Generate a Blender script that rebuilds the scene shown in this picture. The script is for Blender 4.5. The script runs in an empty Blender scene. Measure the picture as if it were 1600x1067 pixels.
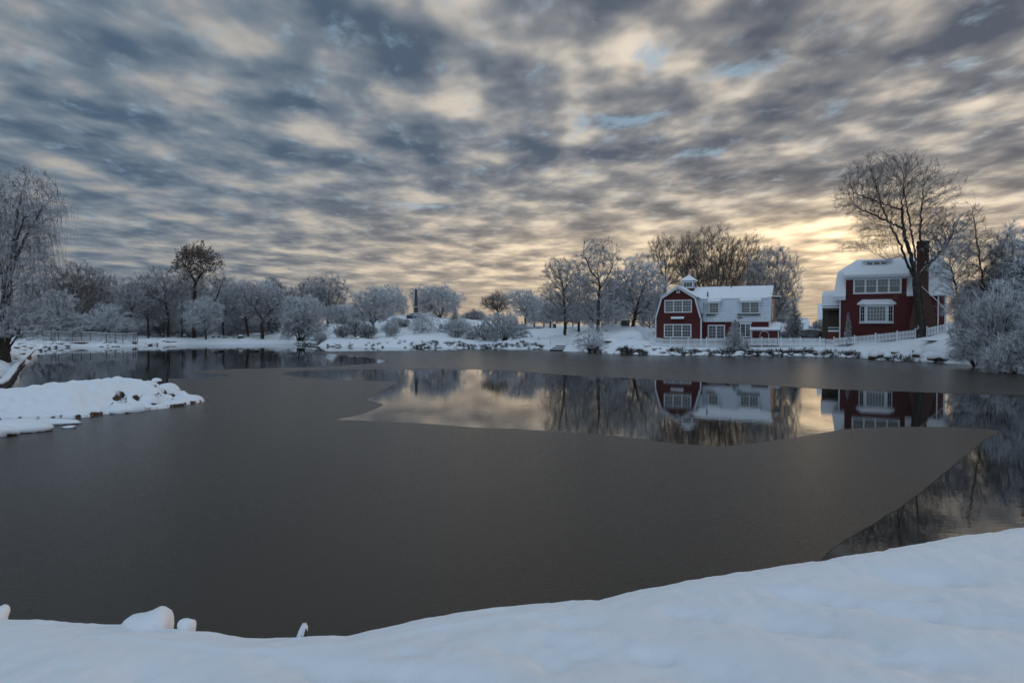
import bpy, bmesh, math, random
import numpy as np
from mathutils import Vector, Matrix
from mathutils.geometry import tessellate_polygon

# ------------------------------------------------------------------ camera, sky, sun, exposure
scene = bpy.context.scene
C = scene.collection
R = math.radians
F = 1600 * 24.0 / 36.0
CAM_H = 4.0
PITCH = R(1.37)
cam_d = bpy.data.cameras.new("camera")
cam_d.lens = 24.0
cam_d.sensor_width = 36.0
cam_d.clip_end = 20000
cam_d.clip_start = 0.05
cam = bpy.data.objects.new("camera", cam_d)
C.objects.link(cam)
cam.location = (0, 0, CAM_H)
cam.rotation_euler = (math.pi / 2 - PITCH, 0, 0)
scene.camera = cam
scene.view_settings.view_transform = 'Standard'
scene.view_settings.look = 'None'
scene.view_settings.gamma = 1
scene.view_settings.exposure = 0.0
SUN_AZ, SUN_EL = R(47), R(7)
sun_d = bpy.data.lights.new("sun", 'SUN')
sun_d.energy = 0.55
sun_d.angle = R(10)
sun_d.color = (1.0, 0.66, 0.38)
sun = bpy.data.objects.new("sun", sun_d)
C.objects.link(sun)
sdir = Vector((math.sin(SUN_AZ) * math.cos(SUN_EL), math.cos(SUN_AZ) * math.cos(SUN_EL), math.sin(SUN_EL)))
sun.rotation_euler = sdir.to_track_quat('Z', 'Y').to_euler()


def W(px, py, D):
    """world point seen at photo pixel (px,py) at distance D along +Y"""
    xr, up = (px - 800) / F, (533.5 - py) / F
    d = Vector((xr, math.cos(PITCH) + up * math.sin(PITCH), -math.sin(PITCH) + up * math.cos(PITCH)))
    s = D / d.y
    return Vector((d.x * s, D, CAM_H + d.z * s))


def WG(px, py, z=0.0):
    """world point on the level plane z seen at pixel"""
    xr, up = (px - 800) / F, (533.5 - py) / F
    d = Vector((xr, math.cos(PITCH) + up * math.sin(PITCH), -math.sin(PITCH) + up * math.cos(PITCH)))
    s = (z - CAM_H) / d.z
    return Vector((d.x * s, d.y * s, z))


def ss(x, a, b):
    t = np.clip((x - a) / (b - a), 0, 1)
    return t * t * (3 - 2 * t)


class NT:
    """small helper to write node trees as expressions"""
    def __init__(s, tree):
        s.t = tree
        s.n = tree.nodes
        s.l = tree.links

    def node(s, kind, **kw):
        n = s.n.new(kind)
        for k, v in kw.items():
            setattr(n, k, v)
        return n

    def put(s, sock, v):
        if v is None:
            return
        if isinstance(v, bpy.types.NodeSocket):
            s.l.new(v, sock)
        else:
            sock.default_value = v

    def m(s, op, a, b=None, c=None, clamp=False):
        n = s.node('ShaderNodeMath', operation=op, use_clamp=clamp)
        s.put(n.inputs[0], a)
        s.put(n.inputs[1], b)
        s.put(n.inputs[2], c)
        return n.outputs[0]

    def vm(s, op, a, b=None):
        n = s.node('ShaderNodeVectorMath', operation=op)
        s.put(n.inputs[0], a)
        s.put(n.inputs[1], b)
        return n.outputs['Value'] if op in ('DOT_PRODUCT', 'LENGTH') else n.outputs[0]

    def mix(s, f, a, b):
        n = s.node('ShaderNodeMix', data_type='RGBA')
        s.put(n.inputs['Factor'], f)
        s.put(n.inputs[6], a)
        s.put(n.inputs[7], b)
        return n.outputs[2]

    def step(s, x, a, b, lo=0.0, hi=1.0):
        n = s.node('ShaderNodeMapRange', interpolation_type='SMOOTHSTEP')
        s.put(n.inputs[0], x)
        n.inputs[1].default_value = a
        n.inputs[2].default_value = b
        n.inputs[3].default_value = lo
        n.inputs[4].default_value = hi
        return n.outputs[0]

    def noise(s, vec, scale, detail=3, rough=0.5, dist=0.0, out=0):
        n = s.node('ShaderNodeTexNoise')
        s.put(n.inputs['Vector'], vec)
        n.inputs['Scale'].default_value = scale
        n.inputs['Detail'].default_value = detail
        n.inputs['Roughness'].default_value = rough
        n.inputs['Distortion'].default_value = dist
        return n.outputs[out]


def col(r, g, b):
    return (r, g, b, 1.0)


# ---- the sky: blue evening sky above a broken altocumulus layer, glow low on the right
world = bpy.data.worlds.new("World")
scene.world = world
world.use_nodes = True
w = NT(world.node_tree)
w.n.clear()
tc = w.node('ShaderNodeTexCoord').outputs['Generated']
sep = w.node('ShaderNodeSeparateXYZ')
w.l.new(tc, sep.inputs[0])
dx, dy, dz = sep.outputs
zz = w.m('ADD', w.m('MAXIMUM', dz, 0.0), 0.065)
qx, qy = w.m('DIVIDE', dx, zz), w.m('DIVIDE', dy, zz)


def cloud_vec(sx, sy, rot, ox, oy):
    c, s_ = math.cos(rot), math.sin(rot)
    u = w.m('ADD', w.m('MULTIPLY', qx, c * sx), w.m('MULTIPLY_ADD', qy, s_ * sx, ox))
    v = w.m('ADD', w.m('MULTIPLY', qx, -s_ * sy), w.m('MULTIPLY_ADD', qy, c * sy, oy))
    cb = w.node('ShaderNodeCombineXYZ')
    w.l.new(u, cb.inputs[0])
    w.l.new(v, cb.inputs[1])
    return cb.outputs[0]


SKY_BLOBS = [  # (px, py, sx, sy, amount): heavier and thinner places of the cloud deck
    (975, 70, 45, 45, .22), (870, 95, 50, 28, .14), (1060, 115, 45, 35, .10), (905, 205, 32, 28, .26), (710, 158, 40, 26, .20), (700, 35, 55, 28, .14), (830, 40, 40, 25, -.10),
    (560, 110, 60, 30, .10), (480, 210, 26, 28, .20), (300, 165, 36, 16, .14), (270, 212, 45, 14, .10), (240, 90, 40, 22, .12), (180, 25, 50, 18, .10), (40, 25, 50, 20, .06),
    (350, 110, 40, 26, -.10), (400, 45, 60, 26, -.10), (570, 50, 36, 50, -.16), (450, 160, 40, 24, -.14), (660, 100, 40, 26, -.14), (430, 235, 90, 12, -.12), (600, 215, 60, 24, -.14), (200, 175, 60, 10, -.08),
    (820, 225, 46, 28, -.18), (1140, 55, 70, 30, -.16), (1290, 130, 90, 24, -.16), (1210, 165, 70, 22, -.10), (1000, 205, 60, 22, -.12), (1130, 215, 60, 16, -.12), (880, 130, 70, 16, -.12),
    (1340, 60, 70, 14, .20), (1450, 25, 50, 26, .20), (1170, 165, 45, 16, .16), (1330, 255, 40, 12, .16), (1500, 130, 70, 12, .14), (1560, 190, 60, 12, .12), (1250, 95, 30, 12, .10),
    (1560, 50, 40, 60, -.22), (1420, 75, 50, 14, -.12), (1400, 165, 110, 14, -.14), (1500, 240, 90, 14, -.14), (1290, 215, 50, 10, -.06), (1160, 270, 90, 14, -.08), (760, 250, 40, 16, .10), (640, 320, 60, 8, .10),
    (30, 170, 60, 50, -.12), (150, 240, 60, 30, -.04), (300, 270, 60, 8, .08), (520, 300, 70, 10, .08), (900, 300, 60, 12, .06),
]


def pixdir(px, py):
    p = W(px, py, 1.0) - Vector((0, 0, CAM_H))
    return p.normalized()


def qof(px, py):
    d = pixdir(px, py)
    z = max(d.z, 0) + .065
    return d.x / z, d.y / z


n_big = w.noise(cloud_vec(.75, .60, R(-12), 3.1, 7.7), 1.0, 2, .5, .2)
n_puff = w.noise(cloud_vec(2.7, 2.05, R(-6), 1.3, 4.2), 1.0, 3, .5, .0)
n_puff2 = w.noise(cloud_vec(4.2, 3.2, R(12), 6.3, 8.8), 1.0, 2, .5, .0)
n_fine = w.noise(cloud_vec(8.0, 5.0, R(5), 9.1, 2.2), 1.0, 4, .6, .2)
cl = w.m('MULTIPLY_ADD', n_big, .22, w.m('MULTIPLY_ADD', n_puff, 1.0, w.m('MULTIPLY_ADD', n_puff2, .42, w.m('MULTIPLY', n_fine, .24))))
cl = w.m('SUBTRACT', cl, .94 - .515)


def blob(bx, by, sx, sy):
    """soft bump lying in the plane of the cloud deck, centred where the photo shows it"""
    q0 = qof(bx, by)
    qa, qb = qof(bx + sx, by), qof(bx, max(by - sy, 1))
    rx = math.hypot(qa[0] - q0[0], qa[1] - q0[1])
    ry = math.hypot(qb[0] - q0[0], qb[1] - q0[1]) * 1.1
    L = math.hypot(*q0)
    ax = (q0[0] / L, q0[1] / L)
    ex, ey = w.m('SUBTRACT', qx, q0[0]), w.m('SUBTRACT', qy, q0[1])
    al = w.m('MULTIPLY_ADD', ex, ax[0] / ry, w.m('MULTIPLY', ey, ax[1] / ry))
    ac = w.m('MULTIPLY_ADD', ex, ax[1] / rx, w.m('MULTIPLY', ey, -ax[0] / rx))
    return w.m('EXPONENT', w.m('MULTIPLY', w.m('MULTIPLY_ADD', al, al, w.m('MULTIPLY', ac, ac)), -1.0))


for (bx, by, sx, sy, am) in SKY_BLOBS:
    cl = w.m('MULTIPLY_ADD', blob(bx, by, sx, sy), am * .5, cl)
gp = w.m('MULTIPLY', n_fine, 1.25)
for (bx, by, sx, sy, am) in [(1160, 112, 45, 16, .42), (1010, 88, 30, 16, .34), (970, 190, 50, 10, .36), (905, 195, 20, 14, .2), (650, 322, 60, 6, .34), (1500, 100, 26, 10, .30), (180, 345, 50, 5, .22), (1070, 240, 50, 8, .22)]:
    gp = w.m('MULTIPLY_ADD', blob(bx, by, sx, sy), am, gp)
el_ang = w.m('ARCSINE', dz)
az_ang = w.m('ARCTAN2', dx, dy)


def gauss(az0, el0, sa, se):
    a = w.m('DIVIDE', w.m('SUBTRACT', az_ang, R(az0)), R(sa))
    b = w.m('DIVIDE', w.m('SUBTRACT', el_ang, R(el0)), R(se))
    return w.m('EXPONENT', w.m('MULTIPLY', w.m('MULTIPLY_ADD', a, a, w.m('MULTIPLY', b, b)), -1.0))


mid_f = w.step(cl, .30, .56)
light_f = w.step(cl, .48, .80)
gap_f = w.step(gp, .66, 1.05)
g_wide = gauss(26, 3.2, 26, 5.5)
g_core = gauss(25.5, 6.2, 7, 2.4)
g_core2 = gauss(6, 5.0, 25, 3.0)
right_f = w.step(az_ang, R(-30), R(25))
dark_c = w.mix(right_f, col(.076, .120, .182), col(.100, .116, .148))
dark_c = w.mix(w.m('MULTIPLY', g_wide, .8), dark_c, col(.27, .235, .20))
mid_c = w.mix(right_f, col(.175, .222, .275), col(.255, .252, .260))
mid_c = w.mix(w.m('MULTIPLY', g_wide, .85), mid_c, col(.50, .42, .33))
light_c = w.mix(right_f, col(.45, .43, .40), col(.86, .75, .61))
light_c = w.mix(g_wide, light_c, col(1.0, .82, .60))
cloud = w.mix(light_f, w.mix(mid_f, dark_c, mid_c), light_c)
nish = w.node('ShaderNodeTexSky', sky_type='NISHITA', sun_disc=False)
nish.sun_elevation = SUN_EL
nish.sun_rotation = SUN_AZ
sk = w.vm('SCALE', nish.outputs[0])
w.n[-1].inputs['Scale'].default_value = .09
blue_c = w.mix(.75, sk, col(.30, .46, .62))
blue_c = w.mix(g_wide, blue_c, col(.85, .85, .70))
skyc = w.mix(w.m('MULTIPLY', gap_f, .7), cloud, blue_c)
glow = w.m('MULTIPLY', g_core, w.step(cl, .15, .75))
glow2 = w.m('MULTIPLY', g_core2, w.step(cl, .2, .8))
addc = w.mix(glow, col(0, 0, 0), col(1.05, .74, .38))
addc2 = w.mix(glow2, col(0, 0, 0), col(.46, .32, .16))
skyc = w.vm('ADD', w.vm('ADD', skyc, addc), addc2)
# low band of thicker, flatter air just over the horizon
hz = w.m('ADD', w.step(el_ang, R(0), R(5.0), .55, 0.0), w.step(el_ang, R(3), R(15), .28, 0.0))
hz_c = w.mix(w.step(az_ang, R(-32), R(5)), col(.20, .215, .23), col(.56, .43, .29))
skyc = w.mix(hz, skyc, hz_c)
# brightness added to the sky overhead and behind the camera to light the snow
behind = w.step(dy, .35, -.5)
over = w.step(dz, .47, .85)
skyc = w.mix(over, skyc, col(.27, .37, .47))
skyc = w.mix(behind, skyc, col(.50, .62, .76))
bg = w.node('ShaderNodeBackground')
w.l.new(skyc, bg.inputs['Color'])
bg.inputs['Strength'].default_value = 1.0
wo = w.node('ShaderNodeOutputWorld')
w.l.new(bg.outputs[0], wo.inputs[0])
world.cycles.sampling_method = 'MANUAL'
world.cycles.sample_map_resolution = 512


# ------------------------------------------------------------------ materials
def material(name):
    m = bpy.data.materials.new(name)
    m.use_nodes = True
    t = NT(m.node_tree)
    b = m.node_tree.nodes['Principled BSDF']
    return m, t, b


def obj_vec(t):
    return t.node('ShaderNodeTexCoord').outputs['Object']


def pos_vec(t):
    return t.node('ShaderNodeNewGeometry').outputs['Position']


def plain(name, c, rough=.7, var=.25, scale=3.0, bump=0.0, bscale=30.0, metal=0.0):
    m, t, b = material(name)
    v = obj_vec(t)
    n = t.noise(v, scale, 5, .6)
    lo = col(*[x * (1 - var) for x in c])
    hi = col(*[min(1, x * (1 + var)) for x in c])
    t.put(b.inputs['Base Color'], t.mix(n, lo, hi))
    b.inputs['Roughness'].default_value = rough
    b.inputs['Metallic'].default_value = metal
    if bump:
        bn = t.node('ShaderNodeBump')
        bn.inputs['Strength'].default_value = bump
        bn.inputs['Distance'].default_value = .02
        t.put(bn.inputs['Height'], t.noise(v, bscale, 4, .6))
        t.l.new(bn.outputs[0], b.inputs['Normal'])
    return m


SNOW = (.80, .83, .88)


def snowy(name, under, lo, hi, wind=(0, -.35, .9), nscale=1.2, namp=.5, rough=.8, under2=None, bump=.0, bscale=6, bdist=.05, world_space=True):
    """a surface under lying snow: snow where the face looks up into the wind, the bare stuff elsewhere"""
    m, t, b = material(name)
    g = t.node('ShaderNodeNewGeometry')
    v = g.outputs['Position'] if world_space else obj_vec(t)
    wd = Vector(wind).normalized()
    d = t.vm('DOT_PRODUCT', g.outputs['Normal'], tuple(wd))
    n = t.m('MULTIPLY', t.m('SUBTRACT', t.noise(v, nscale, 4, .6), .5), namp * 2)
    f = t.step(t.m('ADD', d, n), lo, hi)
    if under2:
        uc = t.mix(t.step(t.noise(v, nscale * 1.7, 3, .6), .35, .65), col(*under), col(*under2))
    else:
        uc = col(*under)
    t.put(b.inputs['Base Color'], t.mix(f, uc, col(*SNOW)))
    b.inputs['Roughness'].default_value = rough
    b.inputs['Specular IOR Level'].default_value = .2
    if bump:
        bn = t.node('ShaderNodeBump')
        bn.inputs['Strength'].default_value = bump
        bn.inputs['Distance'].default_value = bdist
        t.put(bn.inputs['Height'], t.noise(v, bscale, 5, .6))
        t.l.new(bn.outputs[0], b.inputs['Normal'])
    return m


M = {}
M['bark'] = snowy('bark_trunk', (.030, .024, .020), .80, 1.1, wind=(-.75, -.25, .75), nscale=2.5, namp=.45, under2=(.055, .044, .036), bump=.5, bscale=9)
M['twig_white'] = snowy('twigs_heavy_snow', (.050, .040, .034), -.30, .08, nscale=1.6, namp=.5, under2=(.035, .03, .028))
M['twig_mid'] = snowy('twigs_some_snow', (.050, .038, .030), .12, .50, nscale=1.2, namp=.55, under2=(.065, .045, .032))
M['twig_near'] = snowy('twigs_patchy_snow', (.045, .034, .026), -.15, .22, nscale=3.2, namp=.9, under2=(.06, .042, .03))
M['twig_willow'] = snowy('hanging_twigs', (.040, .030, .024), .22, .50, nscale=1.6, namp=.75, under2=(.055, .04, .03))
M['twig_bare'] = snowy('twigs_little_snow', (.075, .052, .036), .5, 1.0, nscale=.5, namp=.4, under2=(.11, .075, .048))
M['twig_brown'] = snowy('twigs_brown', (.070, .040, .028), .38, .85, nscale=.5, namp=.45, under2=(.10, .055, .036))
M['brush'] = snowy('dead_brush', (.028, .022, .016), .62, 1.0, nscale=.9, namp=.35, under2=(.05, .036, .02))
M['oak_leaf'] = plain('withered_leaves', (.095, .052, .034), .8, .45, 1.5)
M['needles'] = snowy('evergreen_needles', (.022, .034, .024), .05, .55, nscale=1.6, namp=.6, under2=(.04, .05, .032))
M['needles_pale'] = snowy('dusted_needles', (.05, .05, .038), -.05, .5, nscale=2.2, namp=.7, under2=(.085, .07, .05))
M['rock'] = snowy('bare_rock', (.045, .036, .030), .75, 1.1, nscale=2.0, namp=.3, under2=(.085, .06, .042), bump=.8, bscale=5)
M['ledge'] = snowy('rock_ledge_under_snow', (.040, .030, .024), .52, .66, wind=(0, -.12, 1), nscale=1.8, namp=.14, under2=(.12, .065, .035), bump=.15, bscale=4)
M['ground'] = snowy('snow_covered_ground', (.045, .042, .034), .55, .78, wind=(0, -.25, 1), nscale=.55, namp=.22, under2=(.10, .085, .06), bump=.25, bscale=1.6, bdist=.12)


def snow_mat(name, c=SNOW, dist=.012, sc=12):
    m, t, b = material(name)
    v = obj_vec(t)
    t.put(b.inputs['Base Color'], t.mix(t.noise(v, 1.3, 4, .6), col(*[x * .96 for x in c]), col(*[min(1, x * 1.04) for x in c])))
    b.inputs['Roughness'].default_value = .75
    b.inputs['Specular IOR Level'].default_value = .25
    bn = t.node('ShaderNodeBump')
    bn.inputs['Strength'].default_value = .35
    bn.inputs['Distance'].default_value = dist
    h = t.m('ADD', t.noise(v, sc * 7, 3, .7), t.m('MULTIPLY', t.noise(v, sc, 3, .6), 1.4))
    t.put(bn.inputs['Height'], h)
    t.l.new(bn.outputs[0], b.inputs['Normal'])
    return m


M['snow'] = snow_mat('fresh_snow')
M['roof_snow'] = snow_mat('roof_snow', (.80, .83, .88), .05, 3.0)
M['brown_soil'] = plain('bare_soil', (.075, .048, .032), .9, .4, 2)
M['stone_dark'] = plain('dark_stone', (.055, .052, .05), .85, .4, 3, .5, 8)
M['slate'] = plain('slate_gravestone', (.045, .046, .05), .7, .3, 5)
M['granite'] = plain('granite', (.26, .26, .27), .8, .25, 3)
M['white_paint'] = plain('white_paint', (.62, .66, .70), .55, .08, 4)
M['fence_white'] = plain('fence_white', (.76, .80, .84), .6, .10, 2)
M['metal'] = plain('grey_metal', (.16, .16, .16), .5, .2, 5, metal=.4)
M['black'] = plain('black_iron', (.02, .02, .02), .5, .2, 5)
M['dark_in'] = plain('dark_interior', (.012, .011, .010), .8, .2, 2)
M['tan'] = plain('tan_porch_wall', (.085, .066, .042), .8, .15, 2)
M['steel_cable'] = plain('cable', (.015, .015, .015), .6, .1, 3)
M['curtain'] = plain('window_blind', (.20, .22, .21), .8, .15, 3)


def boards(name, c, pitch=.13, var=.42):
    m, t, b = material(name)
    v = obj_vec(t)
    sp = t.node('ShaderNodeSeparateXYZ')
    t.l.new(v, sp.inputs[0])
    fr = t.m('FRACT', t.m('DIVIDE', sp.outputs[2], pitch))
    row = t.m('FLOOR', t.m('DIVIDE', sp.outputs[2], pitch))
    wn = t.node('ShaderNodeTexWhiteNoise', noise_dimensions='1D')
    t.l.new(row, wn.inputs['W'])
    n = t.noise(v, 2.2, 5, .6)
    k = t.m('ADD', t.m('MULTIPLY', wn.outputs[0], .35), t.m('MULTIPLY', n, .65))
    t.put(b.inputs['Base Color'], t.mix(k, col(*[x * (1 - var) for x in c]), col(*[x * (1 + var) for x in c])))
    b.inputs['Roughness'].default_value = .65
    bn = t.node('ShaderNodeBump')
    bn.inputs['Strength'].default_value = .8
    bn.inputs['Distance'].default_value = .03
    t.put(bn.inputs['Height'], t.m('POWER', fr, 2.0))
    t.l.new(bn.outputs[0], b.inputs['Normal'])
    return m


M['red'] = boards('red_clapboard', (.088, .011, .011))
M['red_warm'] = boards('red_rail_and_sunlit_end', (.14, .030, .016))  # end wall's warm sunlight put into its red; porch railing shares the colour


def brick_mat():
    m, t, b = material('chimney_brick')
    v = obj_vec(t)
    sp = t.node('ShaderNodeSeparateXYZ')
    t.l.new(v, sp.inputs[0])
    cb = t.node('ShaderNodeCombineXYZ')
    t.l.new(t.m('ADD', sp.outputs[0], sp.outputs[1]), cb.inputs[0])
    t.l.new(sp.outputs[2], cb.inputs[1])
    br = t.node('ShaderNodeTexBrick')
    t.l.new(cb.outputs[0], br.inputs['Vector'])
    br.inputs['Color1'].default_value = col(.105, .032, .018)
    br.inputs['Color2'].default_value = col(.06, .022, .015)
    br.inputs['Mortar'].default_value = col(.09, .07, .06)
    br.inputs['Scale'].default_value = 1.0
    br.inputs['Brick Width'].default_value = .24
    br.inputs['Row Height'].default_value = .085
    br.inputs['Mortar Size'].default_value = .01
    t.l.new(br.outputs[0], b.inputs['Base Color'])
    b.inputs['Roughness'].default_value = .85
    return m


M['brick'] = brick_mat()


def shingle_mat():
    """steep shingled roof plastered with thin driven snow: dark course lines show through"""
    m, t, b = material('snow_dusted_shingles')
    v = obj_vec(t)
    sp = t.node('ShaderNodeSeparateXYZ')
    t.l.new(v, sp.inputs[0])
    fr = t.m('FRACT', t.m('DIVIDE', sp.outputs[2], .21))
    st = t.node('ShaderNodeMapping')
    t.l.new(v, st.inputs[0])
    st.inputs['Scale'].default_value = (1.0, 1.0, 5.0)
    n = t.noise(st.outputs[0], 1.6, 5, .7)
    n2 = t.noise(v, .5, 3, .6)
    line = t.step(t.m('ADD', fr, t.m('MULTIPLY', t.m('SUBTRACT', n, .5), 1.4)), .78, 1.0)
    line = t.m('MULTIPLY', line, t.step(n2, .25, .55))
    t.put(b.inputs['Base Color'], t.mix(t.m('MULTIPLY', line, .85), col(.56, .62, .70), col(.08, .08, .085)))
    b.inputs['Roughness'].default_value = .8
    return m


M['shingle'] = shingle_mat()


def glass_mat():
    m, t, b = material('window_glass')
    b.inputs['Base Color'].default_value = col(.012, .014, .013)
    b.inputs['Roughness'].default_value = .06
    b.inputs['IOR'].default_value = 1.6
    b.inputs['Specular IOR Level'].default_value = .8
    bn = t.node('ShaderNodeBump')
    bn.inputs['Strength'].default_value = .15
    bn.inputs['Distance'].default_value = .02
    t.put(bn.inputs['Height'], t.noise(obj_vec(t), 1.7, 2, .5))
    t.l.new(bn.outputs[0], b.inputs['Normal'])
    return m


M['glass'] = glass_mat()


def water_mat():
    m, t, b = material('open_water')
    b.inputs['Base Color'].default_value = col(.010, .012, .012)
    b.inputs['Roughness'].default_value = .02
    b.inputs['IOR'].default_value = 1.333
    v = pos_vec(t)
    mp = t.node('ShaderNodeMapping')
    t.l.new(v, mp.inputs[0])
    mp.inputs['Scale'].default_value = (.55, 1.5, 1)
    bn = t.node('ShaderNodeBump')
    bn.inputs['Strength'].default_value = .30
    bn.inputs['Distance'].default_value = .0055
    calm = t.step(t.noise(v, .05, 2, .5), .3, .7, .45, 1.3)
    h = t.m('ADD', t.noise(mp.outputs[0], 1.6, 3, .6, .3), t.m('MULTIPLY', t.noise(mp.outputs[0], 6.0, 2, .5), .25))
    t.put(bn.inputs['Height'], t.m('MULTIPLY', h, calm))
    t.l.new(bn.outputs[0], b.inputs['Normal'])
    return m


M['water'] = water_mat()


def ice_mat():
    m, t, b = material('thin_ice')
    v = pos_vec(t)
    mp = t.node('ShaderNodeMapping')
    t.l.new(v, mp.inputs[0])
    mp.inputs['Scale'].default_value = (.55, 1.0, 1)
    fine = t.noise(mp.outputs[0], 16, 5, .8)
    n = t.m('ADD', t.m('MULTIPLY', t.noise(v, .12, 4, .6), .4), t.m('MULTIPLY', t.step(fine, .35, .7), .6))
    t.put(b.inputs['Base Color'], t.mix(n, col(.036, .0285, .0210), col(.054, .043, .032)))
    t.put(b.inputs['Roughness'], t.m('ADD', t.step(t.noise(v, .08, 2, .5), .3, .7, .17, .20), t.step(fine, .3, .7, .0, .10)))
    b.inputs['IOR'].default_value = 1.31
    bn = t.node('ShaderNodeBump')
    bn.inputs['Strength'].default_value = 1.0
    bn.inputs['Distance'].default_value = .013
    h = t.m('ADD', t.noise(mp.outputs[0], 9, 5, .75), t.m('MULTIPLY', t.noise(mp.outputs[0], 40, 3, .7), .8))
    t.put(bn.inputs['Height'], h)
    t.l.new(bn.outputs[0], b.inputs['Normal'])
    return m


M['ice'] = ice_mat()


# ------------------------------------------------------------------ object helpers
def tag(o, label=None, cat=None, group=None, kind=None):
    if label:
        o['label'] = label
    if cat:
        o['category'] = cat
    if group:
        o['group'] = group
    if kind:
        o['kind'] = kind
    return o


def empty(name, loc, rz=0.0, label=None, cat=None, group=None):
    o = bpy.data.objects.new(name, None)
    o.empty_display_size = .2
    C.objects.link(o)
    o.location = loc
    o.rotation_euler = (0, 0, rz)
    return tag(o, label, cat, group)


def fast_mesh(name, V, Fq, mat, parent=None, smooth=False):
    """V (n,3) array, Fq (m,k) int array"""
    V = np.asarray(V, dtype=np.float32)
    Fq = np.asarray(Fq, dtype=np.int32)
    me = bpy.data.meshes.new(name)
    k = Fq.shape[1]
    me.vertices.add(len(V))
    me.vertices.foreach_set('co', V.ravel())
    me.loops.add(Fq.size)
    me.loops.foreach_set('vertex_index', Fq.ravel())
    me.polygons.add(len(Fq))
    me.polygons.foreach_set('loop_start', np.arange(0, Fq.size, k, dtype=np.int32))
    if smooth:
        me.polygons.foreach_set('use_smooth', np.ones(len(Fq), dtype=bool))
    me.update(calc_edges=True)
    me.validate()
    me.materials.append(mat)
    o = bpy.data.objects.new(name, me)
    C.objects.link(o)
    if parent is not None:
        o.parent = parent
    return o


class MB:
    """collects boxes, prisms and bars into one mesh"""
    def __init__(s):
        s.v, s.f = [], []

    def add(s, vs, fs):
        k = len(s.v)
        s.v += [tuple(v) for v in vs]
        s.f += [tuple(i + k for i in f) for f in fs]
        return s

    def box(s, x0, x1, y0, y1, z0, z1):
        vs = [(x0, y0, z0), (x1, y0, z0), (x1, y1, z0), (x0, y1, z0), (x0, y0, z1), (x1, y0, z1), (x1, y1, z1), (x0, y1, z1)]
        return s.add(vs, [(0, 3, 2, 1), (4, 5, 6, 7), (0, 1, 5, 4), (1, 2, 6, 5), (2, 3, 7, 6), (3, 0, 4, 7)])

    def prism(s, poly, y0, y1):
        """polygon in x,z (counter-clockwise seen from -y) extruded along y"""
        n = len(poly)
        vs = [(p[0], y0, p[1]) for p in poly] + [(p[0], y1, p[1]) for p in poly]
        fs = [tuple(range(n)), tuple(reversed(range(n, 2 * n)))]
        fs += [(i, i + n, (i + 1) % n + n, (i + 1) % n) for i in range(n)]
        return s.add(vs, fs)

    def prism_x(s, poly, x0, x1):
        """polygon in y,z extruded along x"""
        n = len(poly)
        vs = [(x0, p[0], p[1]) for p in poly] + [(x1, p[0], p[1]) for p in poly]
        fs = [tuple(reversed(range(n))), tuple(range(n, 2 * n))]
        fs += [(i, (i + 1) % n, (i + 1) % n + n, i + n) for i in range(n)]
        return s.add(vs, fs)

    def bar(s, a, b, r, k=6, r2=None):
        a, b = Vector(a), Vector(b)
        r2 = r if r2 is None else r2
        d = (b - a).normalized()
        ref = Vector((0, 0, 1)) if abs(d.z) < .9 else Vector((1, 0, 0))
        u = d.cross(ref).normalized()
        v = d.cross(u)
        vs = []
        for p, q in ((a, r), (b, r2)):
            for i in range(k):
                t = 2 * math.pi * i / k
                vs.append(p + u * math.cos(t) * q + v * math.sin(t) * q)
        fs = [(i, (i + 1) % k, (i + 1) % k + k, i + k) for i in range(k)]
        fs += [tuple(reversed(range(k))), tuple(range(k, 2 * k))]
        return s.add(vs, fs)

    def build(s, name, mat, parent=None, smooth=False, bevel=0.0):
        me = bpy.data.meshes.new(name)
        me.from_pydata(s.v, [], s.f)
        bm = bmesh.new()
        bm.from_mesh(me)
        bmesh.ops.recalc_face_normals(bm, faces=bm.faces)
        if bevel:
            bmesh.ops.bevel(bm, geom=list(bm.edges), offset=bevel, segments=2, affect='EDGES', clamp_overlap=True)
        bm.to_mesh(me)
        bm.free()
        if smooth:
            for p in me.polygons:
                p.use_smooth = True
        me.materials.append(mat)
        o = bpy.data.objects.new(name, me)
        C.objects.link(o)
        if parent is not None:
            o.parent = parent
        return o


def copy_tree(o, parent=None):
    c = o.copy()
    C.objects.link(c)
    if parent is not None:
        c.parent = parent
    for ch in list(o.children):
        copy_tree(ch, c)
    return c


# value noise for meshes
def vnoise(x, y, seed=0):
    xi, yi = np.floor(x).astype(np.int64), np.floor(y).astype(np.int64)
    xf, yf = x - xi, y - yi
    u, v = xf * xf * (3 - 2 * xf), yf * yf * (3 - 2 * yf)

    def h(a, b):
        n = (a * 374761393 + b * 668265263 + seed * 974634777) & 0xffffffff
        n = ((n ^ (n >> 13)) * 1274126177) & 0xffffffff
        return ((n ^ (n >> 16)) & 0xffff) / 65535.0
    return (h(xi, yi) * (1 - u) + h(xi + 1, yi) * u) * (1 - v) + (h(xi, yi + 1) * (1 - u) + h(xi + 1, yi + 1) * u) * v


def fbm(x, y, oct=4, seed=0):
    s, a, t = 0, 1.0, 0
    for i in range(oct):
        s = s + a * (vnoise(x * 2 ** i, y * 2 ** i, seed + i) - .5)
        t += a
        a *= .5
    return s / t


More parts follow.
